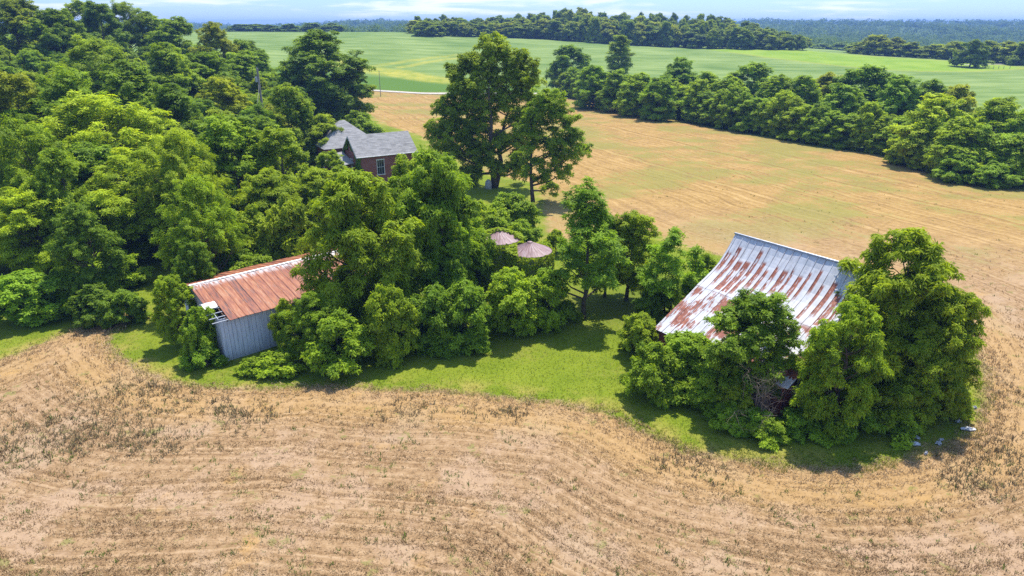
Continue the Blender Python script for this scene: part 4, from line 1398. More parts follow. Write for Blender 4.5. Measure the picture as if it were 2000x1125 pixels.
def plank_wall(mb, O, dirv, nrm, length, zlo, ztop, width=.24, gap=.012, th=.03, rng=random, skip=None):
    """upright boards from zlo to ztop(u); dirv along the wall, nrm outward"""
    u = 0.0
    while u < length - .02:
        w = min(width * rng.uniform(.85, 1.15), length - u)
        zt = min(ztop(u), ztop(u + w)) - .01
        zt2 = max(ztop(u), ztop(u + w))
        z0 = zlo + rng.uniform(0, .05)
        if not (skip and skip(u)):
            o_ = O + A3(dirv) * u + A3(nrm) * rng.uniform(-.006, .006)
            P = [o_ + UP * z0, o_ + A3(dirv) * (w - gap) + UP * z0]
            t0, t1 = ztop(u), ztop(u + w - gap)
            base = len(mb.v)
            r = rng.random() * 20
            for lay in (0, th):
                n3 = A3(nrm) * lay
                for q, uvq in ((o_ + UP * z0, (r, z0)), (o_ + A3(dirv) * (w - gap) + UP * z0, (r + w, z0)), (o_ + A3(dirv) * (w - gap) + UP * t1, (r + w, t1)), (o_ + UP * t0, (r, t0))):
                    mb.v.append(tuple(q + n3))
                    mb.uv.append(uvq)
            for f in ((0, 1, 2, 3), (7, 6, 5, 4), (0, 4, 5, 1), (1, 5, 6, 2), (2, 6, 7, 3), (3, 7, 4, 0)):
                mb.f.append(tuple(base + i for i in f))
        u += w


# ---- white tin barn on the right
ax = np.array([0.59474, -0.80392])       # along the ridge, away from the left gable
pr = np.array([0.80392, 0.59474])        # across, from the front eave to the back
E = atz(1280, 643, 2.6)
O = A3(E[:2], 0)
zb_ = gz(*(E[:2] + ax * 5 + pr * 6))
barn = empty('barn', A3(E[:2] + ax * 5.4 + pr * 7, zb_))
tag(barn, 'old barn with a sagging white tin roof streaked with rust', 'barn')


def child(mb, name, mat, parent, smooth=False):
    """mesh given in world space, parented to an unrotated empty"""
    v = np.array(mb.v) - np.array(parent.location)
    mb.v = [tuple(q) for q in v]
    return mb.build(name, mat, parent, smooth)


LB = 11.0
front = subdiv([(8.85, 8.42), (8.35, 7.72), (7.75, 7.02), (7.05, 6.38), (6.25, 5.83), (5.45, 5.38), (4.66, 5.02)], .3)
frontlow = subdiv([(4.72, 5.035), (3.0, 4.1), (1.4, 3.3), (0, 2.6)], .3)
vl = sum(math.hypot(b_[0] - a_[0], b_[1] - a_[1]) for a_, b_ in zip(front[:-1], front[1:]))
mb = MB()
roof_sheet(mb, O, ax, pr, -.2, LB, front)
roof_sheet(mb, O, ax, pr, -.2, LB, frontlow, v0=vl)
child(mb, 'roof_front', M['tin'], barn)
back = subdiv([(8.85, 8.42), (9.8, 7.25), (10.8, 6.2), (13.0, 5.0)], .5)
mb = MB()
roof_sheet(mb, O, ax, pr, -.2, LB, back)
child(mb, 'roof_back', M['tin'], barn)
mb = MB()
q0 = O + A3(pr) * 8.85 + UP * 8.47 - A3(ax) * .25
mb.tube([q0, q0 + A3(ax) * (LB + .3)], .09, 8)
child(mb, 'ridge_cap', M['galv'], barn)


def barn_top(s):
    xs_ = [0, 4.66, 6.98, 8.85, 10.8, 13.0]
    zs_ = [2.6, 5.02, 6.15, 8.38, 6.15, 4.98]
    return float(np.interp(s, xs_, zs_)) - .06


mb = MB()
plank_wall(mb, O + A3(ax) * (LB - .35) + A3(pr) * .45, pr, ax, 12.1, zb_ - .1, lambda u: barn_top(u + .45), skip=lambda u: .75 < u < 1.15)
child(mb, 'gable_wall', M['redboards'], barn)
mb = MB()
plank_wall(mb, O + A3(ax) * .05 + A3(pr) * .45, pr, -ax, 12.1, zb_ - .1, lambda u: barn_top(u + .45))
child(mb, 'gable_wall', M['redboards'], barn)
mb = MB()
plank_wall(mb, O + A3(ax) * .1 + A3(pr) * .45, ax, -pr, LB - .5, zb_ - .1, lambda u: 2.75)
child(mb, 'side_wall', M['redboards'], barn)
mb = MB()
plank_wall(mb, O + A3(ax) * .1 + A3(pr) * 12.5, ax, pr, LB - .5, zb_ - .1, lambda u: 5.1)
child(mb, 'side_wall', M['redboards'], barn)
mb = MB()
o_ = O + A3(ax) * (LB - .30) + A3(pr) * 1.55 + UP * (zb_ + .6)
for i in range(4):
    mb.box(o_ + A3(pr) * (.22 * i), A3(pr) * .2, A3(ax) * (.03 + .012 * (i % 2)), UP * 2.2)
child(mb, 'tin_patch', M['galv'], barn)
mb = MB()
for s in np.arange(.3, 12.9, 1.4):
    mb.box(O + A3(ax) * .0 + A3(pr) * s + UP * (barn_top(s) - .17), A3(ax) * (LB - .3), A3(pr) * .1, UP * .12)
child(mb, 'purlins', M['darkwood'], barn)

# ---- red-roofed shed on the left
ax = np.array([0.74233, 0.67003])
pr = np.array([-0.67003, 0.74233])
B = at(443, 707)
zb_ = B[2]
shed = empty('shed', B)
tag(shed, 'grey board shed with a rusty red tin roof, one roof corner broken', 'shed')
O = A3(B[:2] , zb_) + A3(pr) * .1
LS, ZE, ZR = 15.5, 3.55, 4.78
OV = .55
prof = subdiv([(5.1, ZR), (2.5, 4.22), (-OV, ZE - .08)], .32)


def broken(u, v):
    return u < .62 and v > 3.55 - .0


mb = MB()
roof_sheet(mb, O, ax, pr, -.25, LS, prof, cut=broken)
child(mb, 'roof_front', M['redtin'], shed)
mb = MB()
roof_sheet(mb, O, ax, pr, -.25, LS, subdiv([(5.1, ZR), (6.7, 4.45), (8.6, 4.0)], .4))
child(mb, 'roof_back', M['redtin'], shed)
mb = MB()
q0 = O + A3(pr) * 5.1 + UP * (ZR + .03) - A3(ax) * .28
mb.tube([q0, q0 + A3(ax) * (LS + .3)], .07, 6)
child(mb, 'ridge_cap', M['galv'], shed)


def shed_top(s):
    return float(np.interp(s, [-OV, 2.5, 5.1, 8.6], [ZE - .08, 4.22, ZR, 4.0])) - .07


mb = MB()
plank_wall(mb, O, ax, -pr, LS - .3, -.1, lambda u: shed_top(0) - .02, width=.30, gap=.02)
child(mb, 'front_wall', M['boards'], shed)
mb = MB()
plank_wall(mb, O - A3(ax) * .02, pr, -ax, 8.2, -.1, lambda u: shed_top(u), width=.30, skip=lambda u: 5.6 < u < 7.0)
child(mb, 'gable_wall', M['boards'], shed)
mb = MB()
plank_wall(mb, O + A3(ax) * .12 + A3(pr) * 5.3, pr, -ax, 2.0, 2.2, lambda u: shed_top(u + 5.3), width=.22, gap=.05)
child(mb, 'loft_boards', M['darkwood'], shed)
mb = MB()
plank_wall(mb, O + A3(pr) * 8.2, ax, pr, LS - .3, -.1, lambda u: shed_top(8.2) - .02, width=.30)
child(mb, 'back_wall', M['boards'], shed)
mb = MB()
plank_wall(mb, O + A3(ax) * (LS - .3), pr, ax, 8.2, -.1, lambda u: shed_top(u), width=.30)
child(mb, 'gable_wall', M['boards'], shed)
mb = MB()
for i in range(4):
    s = 1.35 - .58 * i
    mb.box(O + A3(ax) * (-.62) + A3(pr) * s + UP * (shed_top(s) + .0), A3(ax) * 1.5, A3(pr) * .08, UP * .04)
child(mb, 'roof_lath', M['boards'], shed)
mb = MB()
for u in (.45, 1.25):
    mb.box(O + A3(ax) * u + A3(pr) * (-.4) + UP * (shed_top(-.4) - .10), A3(ax) * .08, A3(pr) * 4 + UP * (shed_top(3.6) - shed_top(-.4)), UP * .09)
child(mb, 'rafters', M['darkwood'], shed)
mb = MB()
o_ = O + A3(ax) * (-.55) + A3(pr) * 1.55 + UP * (shed_top(1.5) + .12)
roof_sheet(mb, o_, ax, pr, 0, 1.05, [(.75, .10), (.4, .2), (.1, .14), (-.25, -.02)], pitch=.5)
child(mb, 'loose_sheet', M['white'], shed)

# ---- brick house
ax = np.array([0.85436, 0.51968])
pr = np.array([-0.51968, 0.85436])
E = atz(696, 308, 4.9)
zb_ = gz(*(E[:2] + ax * 5))
house = empty('brick_house', A3(E[:2], zb_))
tag(house, 'small red brick farmhouse with grey shingle roofs among the trees', 'house')
WID, ZE, ZR, LH = 7.2, 4.9, 7.75, 10.2
O = A3(E[:2], 0) + A3(pr) * .3 + A3(ax) * .3        # wall line; the roof overhangs it


def wall_quad(mb, o, d, l, z0, z1, th=.25, n=None, holes=()):
    """a wall with rectangular openings, as boxes side by side"""
    xs_ = sorted({0, l, *[h[0] for h in holes], *[h[1] for h in holes]})
    for a_, b_ in zip(xs_[:-1], xs_[1:]):
        segs = [(z0, z1)]
        for h in holes:
            if a_ >= h[0] - 1e-6 and b_ <= h[1] + 1e-6:
                segs = [(z0, h[2]), (h[3], z1)]
        for zz0, zz1 in segs:
            P = [o + A3(d) * a_ + UP * zz0, o + A3(d) * b_ + UP * zz0, o + A3(d) * b_ + UP * zz1, o + A3(d) * a_ + UP * zz1]
            mb.quad(P, [(a_, zz0), (b_, zz0), (b_, zz1), (a_, zz1)])
            P2 = [p_ + A3(n) * -th for p_ in P]
            mb.quad(P2[::-1], [(a_, zz0), (b_, zz0), (b_, zz1), (a_, zz1)])
    for h in holes:
        c_ = [o + A3(d) * h[0] + UP * h[2], o + A3(d) * h[1] + UP * h[2], o + A3(d) * h[1] + UP * h[3], o + A3(d) * h[0] + UP * h[3]]
        for i in range(4):
            p0, p1 = c_[i], c_[(i + 1) % 4]
            mb.quad([p0, p1, p1 - A3(n) * th, p0 - A3(n) * th], [(0, 0), (.25, 0), (.25, .25), (0, .25)])


def window(parent, o, d, n, w, h, z):
    """o: lower left corner on the wall face"""
    f = MB()
    o = o + UP * z
    t = .09
    for (du, dz, lw, lh) in ((-t, 0, t, h), (w, 0, t, h)):
        f.box(o + A3(d) * du + UP * dz - A3(n) * .06, A3(d) * lw, A3(n) * .10, UP * lh)
    f.box(o - A3(d) * (t + .06) + UP * h - A3(n) * .06, A3(d) * (w + 2 * t + .12), A3(n) * .13, UP * .17)
    fr = child(f, 'window', M['white'], parent)
    s_ = MB()
    s_.box(o - A3(d) * (t + .05) - UP * .13 - A3(n) * .06, A3(d) * (w + 2 * t + .1), A3(n) * .16, UP * .126)
    si = child(s_, 'sill', M['white'], parent)
    g = MB()
    g.box(o - A3(n) * .11, A3(d) * w, A3(n) * .02, UP * h)
    gl = child(g, 'pane', M['glass'], parent)
    b_ = MB()
    b_.box(o + UP * (h / 2 - .03) - A3(n) * .085, A3(d) * w, A3(n) * .04, UP * .06)
    for k_ in (1, 2):
        b_.box(o + A3(d) * (w * k_ / 3 - .012) - A3(n) * .084, A3(d) * .024, A3(n) * .03, UP * (h / 2 - .034))
        b_.box(o + A3(d) * (w * k_ / 3 - .012) + UP * (h / 2 + .034) - A3(n) * .084, A3(d) * .024, A3(n) * .03, UP * (h / 2 - .034))
    sash = child(b_, 'sash', M['white'], parent)
    for q in (si, gl, sash):
        q.parent = fr
        q.location = q.location - fr.location
    return fr


mb = MB()
Lw, Ww = LH - .6, WID - .6
holes = [(3.05, 4.15, 1.55 + zb_, 3.75 + zb_)]
wall_quad(mb, O, ax, Lw, zb_ - .3, ZE - .02, n=-pr, holes=holes)
hg_ = [(2.6, 3.5, 1.5 + zb_, 3.7 + zb_)]
wall_quad(mb, O, pr, Ww, zb_ - .3, ZE - .02, n=-ax, holes=hg_)
wall_quad(mb, O + A3(ax) * Lw, pr, Ww, zb_ - .3, ZE - .02, n=ax)
wall_quad(mb, O + A3(pr) * Ww, ax, Lw, zb_ - .3, ZE - .02, n=pr)
for u in (0, Lw):
    o_ = O + A3(ax) * u
    hgt_ = (ZR - ZE) * (Ww / WID) + .12
    mb.quad([o_ + UP * (ZE - .02), o_ + A3(pr) * Ww + UP * (ZE - .02), o_ + A3(pr) * (Ww / 2) + UP * (ZE + hgt_)], [(0, ZE), (Ww, ZE), (Ww / 2, ZE + hgt_)])
child(mb, 'wall', M['brick'], house)
window(house, O + A3(ax) * 3.05, ax, -pr, 1.1, 2.2, 1.55 + zb_)
window(house, O + A3(pr) * 2.6, pr, -ax, .9, 2.2, 1.5 + zb_)


def roof_plane(mb, P, uvs, th=.10):
    P = [np.asarray(q, float) for q in P]
    nn = np.cross(P[1] - P[0], P[2] - P[0])
    nn /= np.linalg.norm(nn)
    if nn[2] < 0:
        nn = -nn
    mb.quad(P, uvs)
    Q = [q - nn * th for q in P]
    mb.quad(Q[::-1], uvs[::-1])
    for i in range(len(P)):
        j = (i + 1) % len(P)
        mb.quad([P[i], P[j], Q[j], Q[i]], [(0, 0), (.3, 0), (.3, .1), (0, .1)])


Or = A3(E[:2], 0)
sl = math.hypot(WID / 2, ZR - ZE)
mb = MB()
roof_plane(mb, [Or + UP * ZE, Or + A3(ax) * LH + UP * ZE, Or + A3(ax) * LH + A3(pr) * WID / 2 + UP * ZR, Or + A3(pr) * WID / 2 + UP * ZR], [(0, 0), (LH, 0), (LH, sl), (0, sl)])
Ob = Or + A3(pr) * WID
roof_plane(mb, [Ob + UP * ZE, Ob + A3(ax) * LH + UP * ZE, Ob + A3(ax) * LH - A3(pr) * (WID / 2 - .004) + UP * (ZR - .004), Ob - A3(pr) * (WID / 2 - .004) + UP * (ZR - .004)], [(0, 0), (LH, 0), (LH, sl), (0, sl)])
child(mb, 'roof', M['shingle'], house)
mb = MB()
mb.tube([Or - A3(pr) * .06 + UP * (ZE - .07) - A3(ax) * .02, Or - A3(pr) * .06 + A3(ax) * LH + UP * (ZE - .07)], .075, 8)
child(mb, 'gutter', M['white'], house)
mb = MB()
dp = O + A3(ax) * .18 - A3(pr) * .08
mb.tube([dp + UP * (ZE - .15) - A3(pr) * .2, dp + UP * (ZE - .5), dp + UP * (zb_ + .1)], .05, 6)
child(mb, 'downspout', M['white'], house)
mb = MB()
for sgn, s0 in ((1, 0), (-1, WID)):
    a_ = Or - A3(ax) * .03 + A3(pr) * s0 + UP * (ZE - .24)
    mb.box(a_, A3(ax) * .025, A3(pr) * (sgn * WID / 2) + UP * (ZR - ZE), UP * .17)
child(mb, 'bargeboard', M['white'], house)
# main block behind with a hip roof
C0 = A3(E[:2], 0) + A3(pr) * (WID - .2) - A3(ax) * 2.6
mw, md, ze2, za2 = 9.0, 9.0, 5.4, 9.1
mb = MB()
wall_quad(mb, C0, ax, mw, zb_ - .3, ze2, n=-pr)
wall_quad(mb, C0, pr, md, zb_ - .3, ze2, n=-ax)
wall_quad(mb, C0 + A3(ax) * mw, pr, md, zb_ - .3, ze2, n=ax)
wall_quad(mb, C0 + A3(pr) * md, ax, mw, zb_ - .3, ze2, n=pr)
child(mb, 'wall', M['brick'], house)
mb = MB()
R0 = C0 - A3(ax) * .4 - A3(pr) * .4
cr = [R0, R0 + A3(ax) * (mw + .8), R0 + A3(ax) * (mw + .8) + A3(pr) * (md + .8), R0 + A3(pr) * (md + .8)]
apx = [C0 + A3(ax) * (mw / 2 - .4) + A3(pr) * md / 2, C0 + A3(ax) * (mw / 2 + .4) + A3(pr) * md / 2]
cr = [q + UP * ze2 for q in cr]
apx = [q + UP * za2 for q in apx]
hs = 5.9
roof_plane(mb, [cr[0], cr[1], apx[1], apx[0]], [(0, 0), (9.8, 0), (5.3, hs), (4.5, hs)])
roof_plane(mb, [cr[1], cr[2], apx[1]], [(0, 0), (9.8, 0), (4.9, hs)])
roof_plane(mb, [cr[2], cr[3], apx[0], apx[1]], [(0, 0), (9.8, 0), (5.3, hs), (4.5, hs)])
roof_plane(mb, [cr[3], cr[0], apx[0]], [(0, 0), (9.8, 0), (4.9, hs)])
child(mb, 'hip_roof', M['shingle'], house)
# side porch, dark under its low roof
mb = MB()
P0 = A3(E[:2], 0) + A3(pr) * 1.2 - A3(ax) * 3.6
roof_plane(mb, [P0 + UP * 3.5, P0 + A3(ax) * 3.55 + UP * 3.9, P0 + A3(ax) * 3.55 + A3(pr) * 5.4 + UP * 4.9, P0 + A3(pr) * 5.4 + UP * 4.5], [(0, 0), (3, 0), (3, 5), (0, 5)])
child(mb, 'porch_roof', M['shingle'], house)
mb = MB()
for q in (P0 + A3(ax) * .2 + A3(pr) * .2, P0 + A3(ax) * .2 + A3(pr) * 5.0, P0 + A3(ax) * 3.2 + A3(pr) * .2):
    mb.box(q + UP * zb_, A3(ax) * .12, A3(pr) * .12, UP * (3.45 - zb_))
child(mb, 'porch_posts', M['white'], house)

# ivy on its gable end
rng = np.random.default_rng(31)
P, N_ = [], []
for _ in range(5200):
    s, z = rng.uniform(-.15, WID - .4), rng.uniform(zb_, ZR)
    top = ZE + (ZR - ZE) * (1 - abs(s - WID / 2) / (WID / 2)) - .1
    if z > top:
        continue
    near_edge = (top - z) < .9 + .5 * math.sin(s * 3)
    if near_edge or s < 1.0 + .4 * math.sin(z * 2.5):
        P.append(O + A3(pr) * (s - .3) + UP * z - A3(ax) * .04)
        N_.append(A3(-ax))
for _ in range(700):
    s, z = rng.uniform(-.1, 1.0), rng.uniform(zb_, ZE - .2)
    if s < .9 * math.sin(z * .7 + .4)**2 + .25:
        P.append(O + A3(ax) * s + UP * z - A3(pr) * .04)
        N_.append(A3(-pr))
o = link('ivy', vine_mesh('ivy', np.array(P), np.array(N_), rng, .34, .28, .22))
o.color = (.6, .78, .9, 1)
tag(o, 'dark ivy climbing the gable end of the brick house', 'ivy')


# ---- grain bins with conical tin roofs
def grain_bin(px, py, zc, r, label, gapdir):
    p = atz(px, py, zc)
    zg_ = gz(p[0], p[1])
    root = empty('grain_bin', (p[0], p[1], zg_))
    tag(root, label, 'grain bin', 'round grain bins')
    he = zc - zg_
    w = MB()
    n_ = 40
    for k_ in range(int(he / .4) + 1):
        z0, z1 = k_ * .4, min((k_ + 1) * .4, he)
        if z1 - z0 < .02:
            continue
        rr = r - .12 - (.02 if k_ % 2 else 0)
        for i in range(n_):
            a0, a1 = 2 * math.pi * i / n_, 2 * math.pi * (i + 1) / n_
            w.quad([(rr * math.cos(a0), rr * math.sin(a0), z0), (rr * math.cos(a1), rr * math.sin(a1), z0), (rr * math.cos(a1), rr * math.sin(a1), z1), (rr * math.cos(a0), rr * math.sin(a0), z1)],
                   [(a0 * r, z0), (a1 * r, z0), (a1 * r, z1), (a0 * r, z1)])
    w.build('wall', M['galv'], root)
    c_ = MB()
    n_ = 26
    ha = r * .40
    for i in range(n_):
        a0, a1 = 2 * math.pi * i / n_, 2 * math.pi * (i + 1) / n_
        am = a0 + .035
        ri, zi = .16, he + ha
        def pt(a, rr, up=0):
            return (rr * math.cos(a), rr * math.sin(a), he + ha * (1 - (rr - ri) / (r - ri)) + up)
        c_.quad([pt(a0, r, .05), pt(am, r, .0), pt(am, ri, .0), pt(a0, ri, .05)], [(i * .9, r), (i * .9 + .1, r), (i * .9 + .1, 0), (i * .9, 0)])
        c_.quad([pt(am, r), pt(a1, r, .05), pt(a1, ri, .05), pt(am, ri)], [(i * .9 + .1, r), (i * .9 + .6, r), (i * .9 + .6, 0), (i * .9 + .1, 0)])
        c_.quad([pt(a1, r, -.07), pt(a1, r, .05), pt(a0, r, .05), pt(a0, r, -.07)], [(0, 0), (.5, 0), (.5, .1), (0, .1)])
    c_.build('roof', M['bintin'], root)
    cp = MB()
    cp.tube([(0, 0, he + ha - .03), (0, 0, he + ha + .07), (0, 0, he + ha + .12)], [.24, .24, .10], 12)
    cp.build('roof_cap', M['bintin'], root)
    return p, he, zg_, ha


b1 = grain_bin(1035, 490, 4.4, 2.05, 'front grain bin with a conical pinkish rusty tin roof and vines', 1)
b2 = grain_bin(974, 466, 4.8, 2.1, 'rear grain bin whose rusty conical roof is half grown over with vines', 2)
rng = np.random.default_rng(41)


def bin_vines(bn, r, lab, roof_cover, nwall):
    p, he, zg_, ha = bn
    P, N_ = [], []
    a = rng.uniform(0, 2 * np.pi, nwall)
    z = rng.uniform(0, he + .1, nwall)
    for ai, zi in zip(a, z):
        P.append((p[0] + r * math.cos(ai), p[1] + r * math.sin(ai), zg_ + zi))
        N_.append((math.cos(ai), math.sin(ai), .2))
    for _ in range(6000):
        ai, rr = rng.uniform(0, 2 * np.pi), r * math.sqrt(rng.random()) * 1.05
        x_, y_ = rr * math.cos(ai), rr * math.sin(ai)
        if roof_cover(x_ / r, y_ / r) > rng.uniform(-.15, .15):
            P.append((p[0] + x_, p[1] + y_, zg_ + he + ha * (1 - rr / r) + rng.uniform(0, .12)))
            N_.append((.3 * math.cos(ai), .3 * math.sin(ai), 1))
    o = link('vine', vine_mesh('vine', np.array(P), np.array(N_), rng, .26, .2, .22))
    o.color = (1.05, 1.05, .85, 1)
    tag(o, lab, 'vine', 'vines on the grain bins')


bin_vines(b1, 2.1, 'vine spilling over the left side of the front grain bin', lambda x, y: (-x - .55) * 1.3 + (.25 if y > .3 and -.5 < x < .4 else -.1), 5000)
bin_vines(b2, 2.15, 'vine lying across the roof of the rear grain bin', lambda x, y: .24 - abs(y - .2 - .2 * x) + (.3 if x > .7 and y < .2 else 0), 5000)

# ------------------------------------------------------------------ poles and wires
def pole(px, pyt, pyb_h, r, label, name='utility_pole', cross=False, can=False, h=None):
    p = at_top(px, pyt, h) if h else at(px, pyb_h)
    if not h:
        h = 1.0
    root = empty(name, p)
    tag(root, label, 'pole')
    mb = MB()
    mb.tube([(0, 0, -.2), (0, 0, h * .5), (.03, 0, h)], [r * 1.25, r * 1.05, r * .85], 8)
    mb.build('shaft', M['polewood'], root)
    if can:
        c_ = MB()
        c_.tube([(-.34, -.1, h - 2.35), (-.34, -.1, h - 2.3), (-.34, -.1, h - 1.5), (-.34, -.1, h - 1.42)], [.20, .26, .26, .16], 12)
        c_.tube([(-.30, -.1, h - 1.45), (-.30, -.1, h - 1.2)], .05, 6)
        c_.build('transformer', M['galv'], root)
    if cross:
        c_ = MB()
        c_.tube([(0, 0, h), (0, 0, h + .22)], .05, 6)
        c_.build('insulator', M['white'], root)
    return p, h


pA = pole(502, 134, 0, .2, 'grey wooden pole with a transformer can among the trees', can=True, cross=True, h=15)
pB = pole(490, 214, 0, .09, 'thin bare pole standing lower among the trees than the transformer pole', h=9.5)
pole(740, 138, 0, .10, 'thin dark pole beside the gravel road left of the tallest tree', h=8.5, cross=True)
pole(1068, 132, 0, .11, 'thin dark pole by the gravel road right of the tallest tree', h=8.5, cross=True)
mb = MB()
a_, c_ = pA[0] + UP * (pA[1] - 2.5), pB[0] + UP * (pB[1] - 1.2)
mb.tube([a_ + (c_ - a_) * t - UP * (4 * t * (1 - t) * 1.4) for t in np.linspace(0, 1, 14)], .035, 5)
o = mb.build('service_wire', M['wire'])
tag(o, 'slack cable hanging between the two poles in the wood', 'cable')
# leaning guy marker by the road
q = at(711, 180)
mb = MB()
mb.tube([(0, 0, -.2), (.9, 0, 1.9)], .07, 6)
o = mb.build('guy_marker', M['white'])
o.location = q
tag(o, 'short pale leaning guy marker at the edge of the gravel road', 'marker')

# ------------------------------------------------------------------ dead brush in front of the barn
rng = np.random.default_rng(51)
q = at(1455, 822)
root = empty('dead_bush', q)
tag(root, 'bare grey dead bush with tangled twigs in front of the barn', 'dead bush')
mb = MB()


def twig(p, d, l, r, lev):
    pts = [p]
    for i in range(4):
        d = unit(d + rng.normal(0, .22, 3) + UP * .02)
        pts.append(pts[-1] + d * l / 4)
    mb.tube(pts, list(np.linspace(r, r * .45, 5)), 4, False)
    if lev:
        for _ in range(4 if lev > 1 else 3):
            i = rng.integers(1, 5)
            twig(pts[i], unit(d + rng.normal(0, .65, 3)), l * rng.uniform(.45, .75), r * .5, lev - 1)


for _ in range(9):
    twig(np.array([rng.normal(0, .35), rng.normal(0, .3), 0]), unit(np.array([rng.normal(.1, .5), rng.normal(-.1, .4), 1.1])), rng.uniform(2.3, 3.4), .04, 3)
mb.build('branches', M['twig'], root)

# ------------------------------------------------------------------ white scraps by the barn clump
def scrap(px, py, w, l, label, rz):
    q = at(px, py)
    w, l = w * .75, l * .7
    mb = MB()
    n_ = 7
    rr = np.random.default_rng(int(px))
    hgt_ = rr.uniform(.03, .24, (n_, n_))
    P = np.zeros((n_, n_, 3))
    for i in range(n_):
        for j in range(n_):
            u, v = i / (n_ - 1) - .5, j / (n_ - 1) - .5
            k_ = 1 - .35 * (abs(u) * 2)**2
            P[i, j] = (u * w * (1 + rr.normal(0, .05)), v * l * k_ + rr.normal(0, .03), hgt_[i, j] * (1.1 - abs(u) - abs(v)))
    V = np.concatenate([P.reshape(-1, 3), P.reshape(-1, 3) - np.array([0, 0, .03])])
    fs = []
    I = lambda i, j: i * n_ + j
    for i in range(n_ - 1):
        for j in range(n_ - 1):
            fs.append((I(i, j), I(i + 1, j), I(i + 1, j + 1), I(i, j + 1)))
            fs.append(tuple(n_ * n_ + z for z in (I(i, j + 1), I(i + 1, j + 1), I(i + 1, j), I(i, j))))
    o = link('plastic_scrap', mesh_from('plastic_scrap', V, fs, M['plastic']), None, q + UP * .06)
    o.rotation_euler = (0, 0, rz)
    tag(o, label, 'scrap', 'white scraps lying by the barn clump')


scrap(1783, 870, 1.05, .5, 'long white crumpled scrap lying farthest left in the shade', .1)
scrap(1832, 868, .5, .45, 'small white scrap right of the long crumpled one', .8)
scrap(1890, 840, 1.15, .45, 'wide white scrap on the grass nearest the stubble', -.1)
scrap(1872, 826, .5, .3, 'white scrap just above the wide one, under the leaves', .3)
scrap(1791, 858, .4, .2, 'narrow grey-white scrap behind the long crumpled one', -.6)
scrap(1838, 862, .4, .25, 'tiny white scrap in the middle of the litter', .2)
scrap(1903, 798, .35, .25, 'lone white scrap highest up beside the stubble edge', .2)
scrap(1808, 888, .4, .2, 'pale scrap lowest down near the dry grass', .5)

# grey stone beside the tall tree's foot
q = at(954, 369)
mb = MB()
mb.tube([(0, 0, -.1), (0, 0, .5), (0, 0, 1.1), (.02, 0, 1.45)], [.5, .55, .5, .22], 10)
o = mb.build('stone', M['stone'], None, True)
o.location = q
tag(o, 'pale grey stone beside the foot of the tallest tree', 'stone')

# ------------------------------------------------------------------ white farmhouse on the far crest, fence posts by the road
q = at_depth(541, 590)
root = empty('farmhouse', q)
root.scale = (.62, .62, .62)
tag(root, 'tiny distant white farmhouse between trees on the left crest', 'house')
mb = MB()
mb.box((-4, -3, -.5), (8, 0, 0), (0, 6, 0), (0, 0, 4.8))
mb.build('wall', M['white'], root)
mb = MB()
roof_plane(mb, [(-4.4, -3.5, 4.2), (4.4, -3.5, 4.2), (4.4, 0, 6.6), (-4.4, 0, 6.6)], [(0, 0), (8, 0), (8, 4), (0, 4)])
roof_plane(mb, [(-4.4, 3.5, 4.2), (4.4, 3.5, 4.2), (4.4, .004, 6.59), (-4.4, .004, 6.59)], [(0, 0), (8, 0), (8, 4), (0, 4)])
mb.build('roof', M['shingle'], root)
mb = MB()
for u in (-2.5, 0, 2.5):
    mb.box((u - .5, -3.03, 1.0), (1.0, 0, 0), (0, .02, 0), (0, 0, 1.6))
mb.build('window', M['glass'], root)
mb = MB()
mb.tube([(0, 0, -.2), (0, 0, 1.3)], .11, 6)
pm = mb.mesh('fence_post', M['polewood'])
for i, px in enumerate((1912, 1922, 1931, 1940, 1950, 1960, 1972)):
    q = at(px, 134.5)
    o = link('fence_post', pm, None, q)
    tag(o, 'short dark fence post in the row along the pasture road', 'post', 'fence posts by the pasture road')

# ------------------------------------------------------------------ light, sky, air
EL, AZ = math.radians(67), math.radians(25)
sun = bpy.data.lights.new('sun', 'SUN')
sun.energy = 3.6
sun.angle = math.radians(.5)
sun.color = (1.0, .955, .88)
so = bpy.data.objects.new('sun', sun)
COL.objects.link(so)
so.location = (0, 0, 100)
sd_ = Vector((math.sin(AZ) * math.cos(EL), math.cos(AZ) * math.cos(EL), math.sin(EL)))
so.rotation_euler = sd_.to_track_quat('Z', 'Y').to_euler()

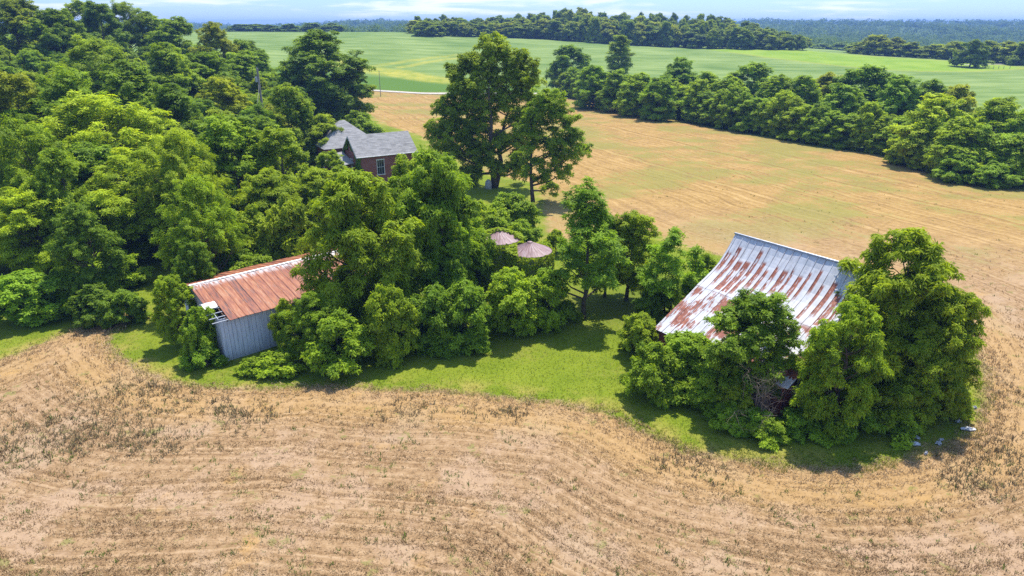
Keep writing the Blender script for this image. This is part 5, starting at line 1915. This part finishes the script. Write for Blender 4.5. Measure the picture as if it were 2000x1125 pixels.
w = bpy.data.worlds.new('World')
scene.world = w
w.use_nodes = True
w.node_tree.nodes.clear()
b = NB(w.node_tree)
sky = b.n('ShaderNodeTexSky', sky_type='NISHITA')
sky.sun_disc = False
sky.sun_elevation = EL
sky.sun_rotation = AZ
sky.altitude = 200
sky.air_density = 1.0
sky.dust_density = .4
sky.ozone_density = 2.0
gen = b.n('ShaderNodeTexCoord').outputs['Generated']
g3 = b.sep(gen)
cv = b.comb(b.math('MULTIPLY', g3[0], 5.0), b.math('MULTIPLY', g3[1], 2.0), b.math('MULTIPLY', g3[2], 48.0))
cn = b.noise(cv, 1.0, 6, .58, dist=.3)
cm = b.math('MULTIPLY', b.smooth(cn, .46, .64), b.smooth(g3[2], .0, .012))
cm = b.math('MULTIPLY', cm, b.smooth(g3[2], .10, .35, 1, .3))
skyb = b.mix(1.0, sky.outputs[0], b.mix(b.smooth(g3[2], .05, .5), (.33, .45, .80), (.95, 1.0, 1.05)), 'MULTIPLY')
skyc = b.mix(b.math('MULTIPLY', cm, .8), skyb, (4.3, 4.4, 4.6))
bg = b.n('ShaderNodeBackground')
b.put(bg.inputs[0], skyc)
bg.inputs[1].default_value = .15
wo = b.n('ShaderNodeOutputWorld')
b.nt.links.new(bg.outputs[0], wo.inputs[0])

# haze: even air over the whole scene
m = bpy.data.materials.new('haze')
m.use_nodes = True
m.node_tree.nodes.clear()
b = NB(m.node_tree)
pv = b.n('ShaderNodeVolumePrincipled')
pv.inputs['Color'].default_value = (.28, .50, 1.0, 1)
pv.inputs['Density'].default_value = .00023
pv.inputs['Anisotropy'].default_value = .1
b.nt.links.new(pv.outputs[0], b.n('ShaderNodeOutputMaterial').inputs['Volume'])
try:
    m.cycles.homogeneous_volume = True
except Exception:
    pass
mb = MB()
zlo = float(GZ.min()) - 1.2
mb.box((-7900, -60, zlo), (15800, 0, 0), (0, 5300, 0), (0, 0, 45 - zlo))
o = mb.build('haze', m)
tag(o, kind='stuff')
tag(o, 'thin blue summer haze over the far fields and ridges', 'haze')

# ------------------------------------------------------------------ render settings
vs = scene.view_settings
scene.display_settings.display_device = 'sRGB'
vs.view_transform = 'Standard'
vs.look = 'None'
vs.gamma = 1
vs.exposure = .98
try:
    scene.cycles.max_bounces = 6
    scene.cycles.diffuse_bounces = 3
    scene.cycles.glossy_bounces = 2
    scene.cycles.transmission_bounces = 4
    scene.cycles.transparent_max_bounces = 4
    scene.cycles.volume_bounces = 0
    scene.cycles.use_denoising = False
    scene.cycles.sample_clamp_indirect = 6
except Exception:
    pass
print('TREES', N_TREES, 'faces', sum(len(me.polygons) for me in bpy.data.meshes))
